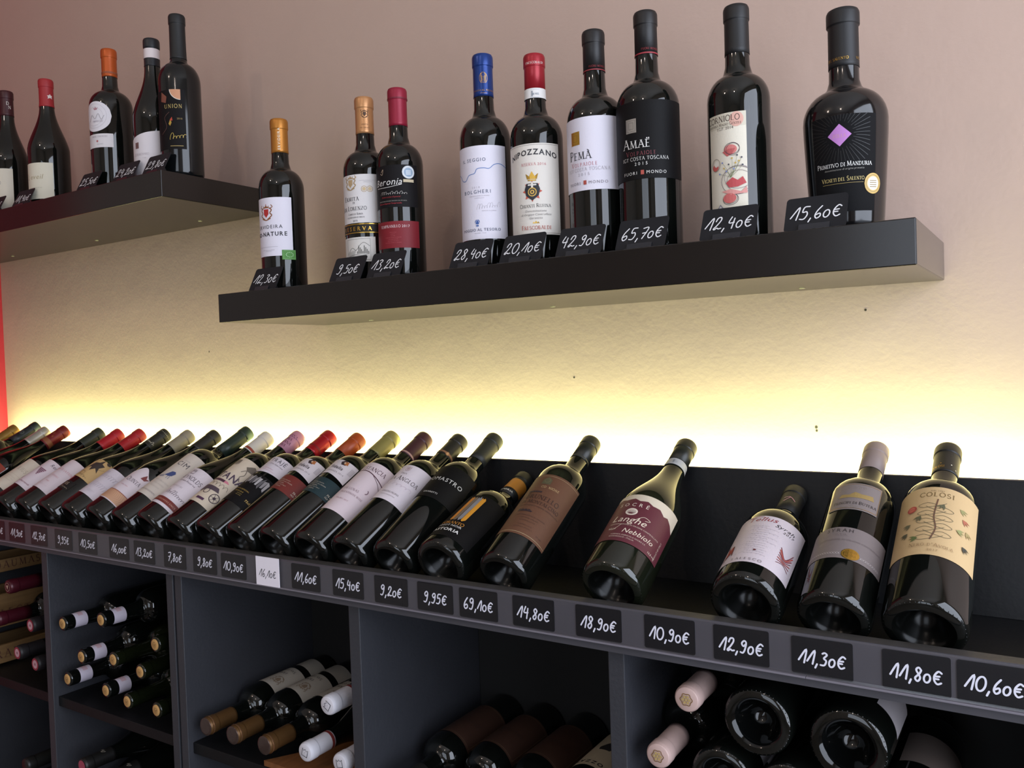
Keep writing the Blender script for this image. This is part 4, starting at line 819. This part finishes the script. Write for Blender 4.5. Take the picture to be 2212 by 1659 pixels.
b = Art().text('05', -6, 60, 8, '#a89a86', 'serif').scrawl(96, -16, 52, 24, 5, '#a89a86', .5, 8)
ca = Art().scrawl(97, -8, 250, 24, 7, '#c9c4b4', .6, 12)
for i in range(14): ca.disc(-24+i*3.6, 289, .7, '#d8d4c4', 6)
lean(-.536, 'bottle with dotted black capsule and tan label of a dark horned figure', 'burgundy', .298, .0402, ('#1f1f1c', .242, .45, 0, [], (20, ca)), [('label', 4, 66, 88, 148, '#c0a170', a), ('lower_label', 4, 30, 48, 72, '#151515', b)], n=40, dx=DX)
a = Art().text('DOMAINE DE LA PATIENCE', 4, 104, 5.0, '#b97a80', 'serif', .02).text('COSTIERES', 2, 84, 3.6, '#c9979c', 'serif').text('rouge', 0, 68, 3.4, '#c9979c', 'ital'); small(a, 99, 0, 56, 40, 1, '#c4b2b8', 3, 2)
lean(-.627, 'red-capped bottle with white label of rose lettering, next to the tan horned label', 'burgundy', .296, .0402, ('#a01c26', .236, .4, .1, [], (24, Art().text('P', -2, 266, 5, '#c47a7a', 'serif').text('C', 6, 256, 5, '#c47a7a', 'serif'))), [('label', 4, 68, 45, 138, '#d2c5cc', a)], n=40, dx=DX)
a = Art().text('Remy', 22, 120, 8.0, '#4d4450', 'ital', -.03)
for i in range(6):
    for k in range(6-i): a.disc(4+(k-(5-i)/2)*3.4, 106-i*3.3, 1.6, ('#5d2a44', '#7a3a56')[(i+k) % 2], 8)
a.poly([(-34, 70), (-26, 76), (-20, 70), (-28, 66)], '#8a4a58').text('Terroirs Gourmands', -8, 58, 4.4, '#8a4a5c', 'ital').stroke([(-36, 116), (-20, 104), (-10, 110)], .7, '#6d4a58')
lean(-.7110, 'red-capped bottle with white label printed with a purple bunch of grapes', 'burgundy', .294, .0402, ('#a81b28', .236, .4, .1, [], None), [('label', 4, 70, 48, 134, '#d4c8d0', a)], n=40, dx=DX)
a = Art().text('ILIUS', 8, 96, 9.0, '#a59a88', 'serif', .1).rect(-30, 82, 30, 82.5, '#b8ac98'); small(a, 103, 2, 74, 40, 3, '#b5a896', 5, 2.2)
lean(-.7935, 'slope-shouldered bottle with dark green capsule and cream label of pale capitals', 'burgundy', .296, .0402, ('#2b312a', .240, .4, .1, [], None), [('label', 4, 70, 42, 132, '#cdc3b4', a)], n=40, dx=DX)
a = Art().text('ROUGE', 8, 90, 9, '#d8a080', 'serif', .1); small(a, 105, 4, 74, 40, 3, '#d09a7c', 5, 2.2)
lean(-.957, 'slope-shouldered bottle with burgundy gold-ringed capsule and orange-red label', 'burgundy', .302, .0390, ('#6e1f22', .236, .35, .25, [(.240, .252, '#7d4a30')], (26, Art().text('M', 0, 268, 6, '#a0603a', 'serif').text('N', 6, 260, 5, '#a0603a', 'serif'))), [('label', 4, 68, 44, 128, '#8e3420', a)], n=36, dx=DX)
lean(-1.036, 'bottle with silver-white capsule half hidden behind the burgundy-capped one', 'burgundy', .296, .0375, ('#b3b0a8', .238, .3, .5, [], None), [('label', 4, 66, 44, 124, '#c9bfae', None)], n=36, dx=DX)
lean(-1.114, 'taller bottle with black capsule carrying a small round emblem', 'bordeaux', .316, .0375, ('#20262a', .240, .35, .1, [], (26, Art().ring(2, 272, 5, .6, '#7d8486').text('S', 2, 269.5, 5, '#7d8486', 'serif'))), [('label', 4, 66, 60, 160, '#c4b8a6', None)], n=36, dx=DX)
lean(-1.191, 'bottle with matt gold capsule close to the red wall', 'bordeaux', .300, .0375, ('#8d6d35', .240, .35, .45, [], None), [('label', 4, 66, 60, 160, '#c4b8a6', None)], n=36, dx=DX-.01)
lean(-1.2675, 'red-capped bottle at the end of the ledge against the red wall', 'bordeaux', .298, .0375, ('#a81a22', .240, .35, .2, [], None), [('label', 4, 66, 60, 160, '#c4b8a6', None)], n=36, dx=.006)

# ================================================================== BOTTLES LYING IN THE CABINETS
OUT, SKY = (0, -1, 0), (0, 0, 1)
def lie(x, z, tip, label, kind, H, R, cap, labels, group, front=SKY, tipin=False, **k):
    """neck end (or base, with tipin) at y = tip"""
    if not tipin: tip = min(tip, -.0068-H)
    base = (x, tip+H, z) if not tipin else (x, tip, z)
    return bottle(base, OUT if not tipin else (0, 1, 0), front, kind, H, R, cap, label, labels, group, **k)
CORK = mat('#c79a5e', .8, var=.3, vscale=400)
def corked(x, z, tip, band):
    t = lie(x, z, tip, 'dark bottle with white neck band and bare cork lying in the shelf pile' if band else 'dark olive bottle with bare cork and no band lying in the shelf pile', 'bordeaux', .288, .0368, None,
            [('neck_seal', 0, 150, 242, 268, '#cfc6d4', Art().rect(-30, 250, 30, 260, '#c8aab4'), {'e': .0006})] if band else [], 'corked bottles lying in the cabinet', n=28, glass=GLASS if band else GLASSG)
    c = put('cork', lathe('cork', [(.0105, .2870), (.0105, .2888), (.0098, .2893), (.0005, .2894)], 20), CORK, t)
    print_art(Art().ring(0, 0, 5, .5, '#7d5a34').stroke([(-3, -2), (0, 3), (3, -2)], .7, '#7d5a34').stroke([(-2, 0), (2, 0)], .5, '#7d5a34', False), c, lambda a, b, l: (a/1000, b/1000, .2896+.0001*l), None)
for x, z, tip, bd in [(-.507, -.622, -.300, 1), (-.441, -.563, -.306, 1), (-.379, -.624, -.292, 1), (-.296, -.6275, -.302, 0), (-.207, -.6275, -.300, 0), (-.340, -.554, -.300, 0), (-.253, -.563, -.300, 0), (-.505, -.505, -.306, 1), (-.376, -.481, -.300, 1), (-.202, -.503, -.300, 0)]:
    corked(x, z, tip, bd)
erm = lambda: crest(Art().text('ERMITA', 6, 112, 6.4, INK, 'serif', .06).text('San Lorenzo', 6, 98, 6.4, INK, 'serif', .04), -14, 140, 1.5, '#8d7a66', '#8d7a66')
def gold_top(x, z):
    t = lie(x, z, -.300, 'bottle with dull gold capsule and cream label lying neck-out on the cabinet shelf', 'bordeaux', .295, .0372, ('#70502e', .238, .4, .5, [], None), [('label', 0, 70, 88, 165, '#b8b0a4', crest(erm(), 20, 126, 1.2, '#9a8064', '#9a8064')), ('lower_label', 0, 60, 34, 72, '#b0a89c', None)], 'gold-capped bottles lying in the cabinet', n=36)
    put('capsule_disc', lathe('capsule_disc', [(.0158, .2957), (.0150, .2966), (.0120, .2968), (.0005, .2968)], 28), mat('#5a4a44', .12, .6), t)
    put('capsule_ring', lathe('capsule_ring', [(.0165, .2870), (.0170, .2885), (.0165, .2900)], 28), mat('#c9946a', .25, .8), t)
for x, z in ((-.060, -.6270), (.012, -.6270), (.092, -.6270)): gold_top(x, z)
def white_top(x, z, roll):
    t = lie(x, z, -.302, 'bottle with white capsule stamped with a small black outline lying neck-out', 'burgundy', .290, .0375, ('#d6d4da', .236, .5, 0, [(.238, .2435, '#7d2f2c')], None), [('label', 0, 70, 40, 130, '#c9c0c6', None)], 'white-capped bottles lying in the cabinet', n=36, roll=roll)
    print_art(Art().stroke([(-6, 6), (6, 6), (6, -6), (3, -3), (0, -6), (-3, -3), (-6, -6), (-6, 6)], .9, '#2a2a30', False), t, lambda a, b, l: (a/1000, b/1000, .2910+.0001*l), None)
for x, z, r in ((.2440, -.530, 60), (.1895, -.6170, -15), (.2660, -.6170, 10)): white_top(x, z, r)
b = tag(put('crate_lid', mesh('crate_lid', [(.085, -.298, ZSH+.0003), (.165, -.17, ZSH+.0003), (.302, -.17, ZSH+.0003), (.302, -.298, ZSH+.0003), (.085, -.298, ZSH+.0095), (.165, -.17, ZSH+.0095), (.302, -.17, ZSH+.0095), (.302, -.298, ZSH+.0095)],
      [(0, 1, 2, 3), (7, 6, 5, 4), (0, 4, 5, 1), (1, 5, 6, 2), (2, 6, 7, 3), (3, 7, 4, 0)]), wood_material('#8a5a34', '#5f3b20')), 'thin brown wooden lid lying under the white-capped bottles', 'crate lid')
def brown(x):
    lie(x, -.6262, -.300, 'bottle with brown label lying neck-out in the dark cabinet', 'bordeaux', .295, .0380, ('#1c1c1a', .240, .4, 0, [], None), [('label', 0, 80, 60, 172, '#3a251c', Art().text('BRUNELLO', 0, 118, 9, '#2f1d18', 'serif').frame(-46, 64, 46, 168, .5, '#6d5a40'))], 'brown-labelled bottles lying in the cabinet', n=40)
for x in (.386, .468, .551): brown(x)
lie(.634, -.6262, -.300, 'bottle with cream label of bold black capitals lying beside the brown-labelled ones', 'bordeaux', .295, .0380, ('#7d1c26', .246, .4, 0, [], None), [('label', 0, 78, 48, 165, '#b9aa90', Art().text('NIPOZZANO', 0, 146, 8.0, INK, 'bold', .16, arch=.5).poly([(-9, 112), (8, 112), (10, 104), (0, 88), (-11, 104)], '#2c2a2a'))], 'bottles lying in the dark cabinet', n=40)
def pink_top(x, z):
    t = lie(x, z, -.302, 'bottle with pinkish capsule embossed with a gold flower seal lying neck-out', 'bordeaux', .300, .0385, ('#c3a79f', .236, .45, .05, [], None), [], 'pink-capped bottles lying in the cabinet', n=40)
    s = Art().stroke([(6.9*(1+.10*math.cos(6*k*.13))*math.cos(k*.13), 6.9*(1+.10*math.cos(6*k*.13))*math.sin(k*.13)) for k in range(49)], .8, GOLD, False)
    for k in range(6): s.disc(3.9*math.cos(k*1.047), 3.9*math.sin(k*1.047), 1.75, '#b39a62', 10)
    s.disc(0, 0, 1.7, '#b39a62', 10)
    print_art(s, t, lambda a, b, l: (a/1000, b/1000, .3011+.0002*l), None, metal=(GOLD,))
for x, z in ((.843, -.404), (.8045, -.480)): pink_top(x, z)
def base_out(x, z, R, label, lab=None, roll=0, tip=-.300):
    lie(x, z, tip, label, 'bordeaux', .284, R, ('#2a2624', .236, .45, 0, [], None), lab or [], 'bottles lying base-out in the cabinet', tipin=True, n=56, knurl=True, roll=roll, basem=mat('#060707', .07, spec=.4))
base_out(.923, -.418, .0395, 'dark bottle lying base-out, between a pink-capped neck and another base')
base_out(1.021, -.424, .0415, 'wide dark bottle lying base-out with pale label showing along its side', [('label', 62, 30, 46, 120, '#b5adb0', None)])
base_out(.8790, -.4950, .0375, 'dark bottle lying base-out under the other bases', [('label', 60, 40, 46, 120, '#c3bcc0', None)])
base_out(.9565, -.4950, .0375, 'dark bottle lying base-out, low in the pile, beside the wide one')
base_out(1.078, -.488, .0405, 'brown-labelled dark bottle lying base-out, deep in the shadow of the pile', [('label', 40, 60, 42, 120, '#6d625c', None)], tip=-.292)
# supports of that pile below the frame
for x, z in ((.8040, -.5600), (.914, -.5690), (.9955, -.5700), (1.072, -.5670)):
    base_out(x, z, .0380, 'dark bottle lying base-out at the bottom of the pile')

# ------------------------------------------------------------------ wooden crate and capsules in the left compartment
WD = wood_material('#8a6b44', '#5f452a'); DW = '#4d2c22'
ct = tag(empty('wooden_crate', (-.905, -.1545, ZSH+.0005)), 'slatted wooden wine crate with dark stencilled lettering beside the lying bottles', 'crate')
for k, (z0, z1, tx) in enumerate(((.006, .048, 'GRAND VIN'), (.090, .166, 'SELECTION'), (.217, .246, 'DAUMAS'))):
    s = box('slat', .045, .055, -.140, .140, z0, z1, WD, ct, .001); box('slat', -.055, -.045, -.140, .140, z0, z1, WD, ct, .001)
    ar = Art().text(tx, -60, 1000*(z0+(z1-z0)*.30), min(18, 1000*(z1-z0)*.55), DW, 'serif', .25)
    print_art(ar, s, lambda a, b, l: (.0553+.0001*l, a/1000, b/1000), None)
for sx in (-.0448, .0392):
    for sy in (-.139, .127): box('corner_post', sx, sx+.0056, sy, sy+.012, 0, .2555, WD, ct, .0006)
for sy in (-.1495, .1400):
    for z0, z1 in ((.004, .120), (.124, .246)): box('end_board', -.055, .055, sy, sy+.0095, z0, z1, WD, ct, .001)
def swirl(): return Art().stroke([(-10, 262), (-2, 268), (6, 262), (0, 256), (-6, 262), (4, 274), (14, 280)], .8, '#b9a8a4').stroke([(-4, 252), (6, 248), (12, 256)], .6, '#b9a8a4')
for x, z, w_ in ((-.722, -.455, 'upper'), (-.778, -.535, 'lower')):
    t = lie(x, z, -.304, 'bottle with burgundy capsule drawn with white loops, %s of two beside the crate' % w_, 'bordeaux', .296, .0370, ('#4a1420', .226, .36, .2, [], (40, swirl())), [], 'burgundy-capped bottles lying by the crate', n=32)
    print_art(Art().ring(0, 0, 9, .8, '#b59a86').poly([(-4, -4), (0, 6), (5, -3)], '#b59a86'), t, lambda a, b, l: (a/1000, b/1000, .2970+.0001*l), None)
for x, z in ((-.640, -.529), (-.700, -.598), (-.628, -.6110)):
    t = lie(x, z, -.301, 'dark bottle with pink and red capsule end lying neck-out beside the crate', 'bordeaux', .290, .0365, ('#1c181a', .236, .5, 0, [], None), [], 'red-ended bottles lying by the crate', n=28)
    print_art(Art().disc(0, 0, 13, '#8e2c3c', 24).disc(0, 0, 9, '#c49aa2', 20).disc(0, 0, 3, '#8e5a64', 10), t, lambda a, b, l: (a/1000, b/1000, .2910+.0001*l), None)
# lower compartments: only the tops show
zl = ZSH-.33
for x, z in ((-.462, -.792), (-.372, -.800)):
    t = lie(x, z, -.288, 'bottle with dotted black capsule and white script lying in the low compartment', 'burgundy', .296, .0400, ('#191817', .232, .45, 0, [], (0, Art().scrawl(123, -8, 250, 22, 8, '#b9b2a4', .7, 12))), [], 'script-capped bottles in the low compartment', n=28)
    print_art(Art().disc(0, 0, 12, '#a8485c', 20), t, lambda a, b, l: (a/1000, b/1000, .2972), None)
for x, z in ((-.503, -.872), (-.418, -.882), (-.330, -.872), (-.462, -.9535), (-.375, -.9545), (-.285, -.9545)):
    lie(x, z, -.286, 'bottle with black capsule stacked deep in the low compartment', 'burgundy', .290, .0400, ('#191817', .232, .45, 0, [], None), [], 'bottles stacked in the low compartment', n=20)
lie(-.690, -.845, -.285, 'bottle with cream label lying in the low compartment under the crate', 'bordeaux', .295, .0390, ('#1c1c1a', .240, .4, 0, [], None), [('label', 20, 70, 50, 150, '#b9a890', None)], 'bottles in the low compartment under the crate', n=28)
for x, z in ((-.735, -.916), (-.648, -.914), (-.780, -.9555), ):
    pass
lie(-.735, -.9130, -.285, 'dark bottle under the cream-labelled one in the low compartment', 'bordeaux', .290, .0385, ('#1c1c1a', .240, .4, 0, [], None), [], 'bottles in the low compartment under the crate', n=20)
lie(-.648, -.9130, -.285, 'dark bottle under the cream-labelled one in the low compartment', 'bordeaux', .290, .0385, ('#1c1c1a', .240, .4, 0, [], None), [], 'bottles in the low compartment under the crate', n=20)
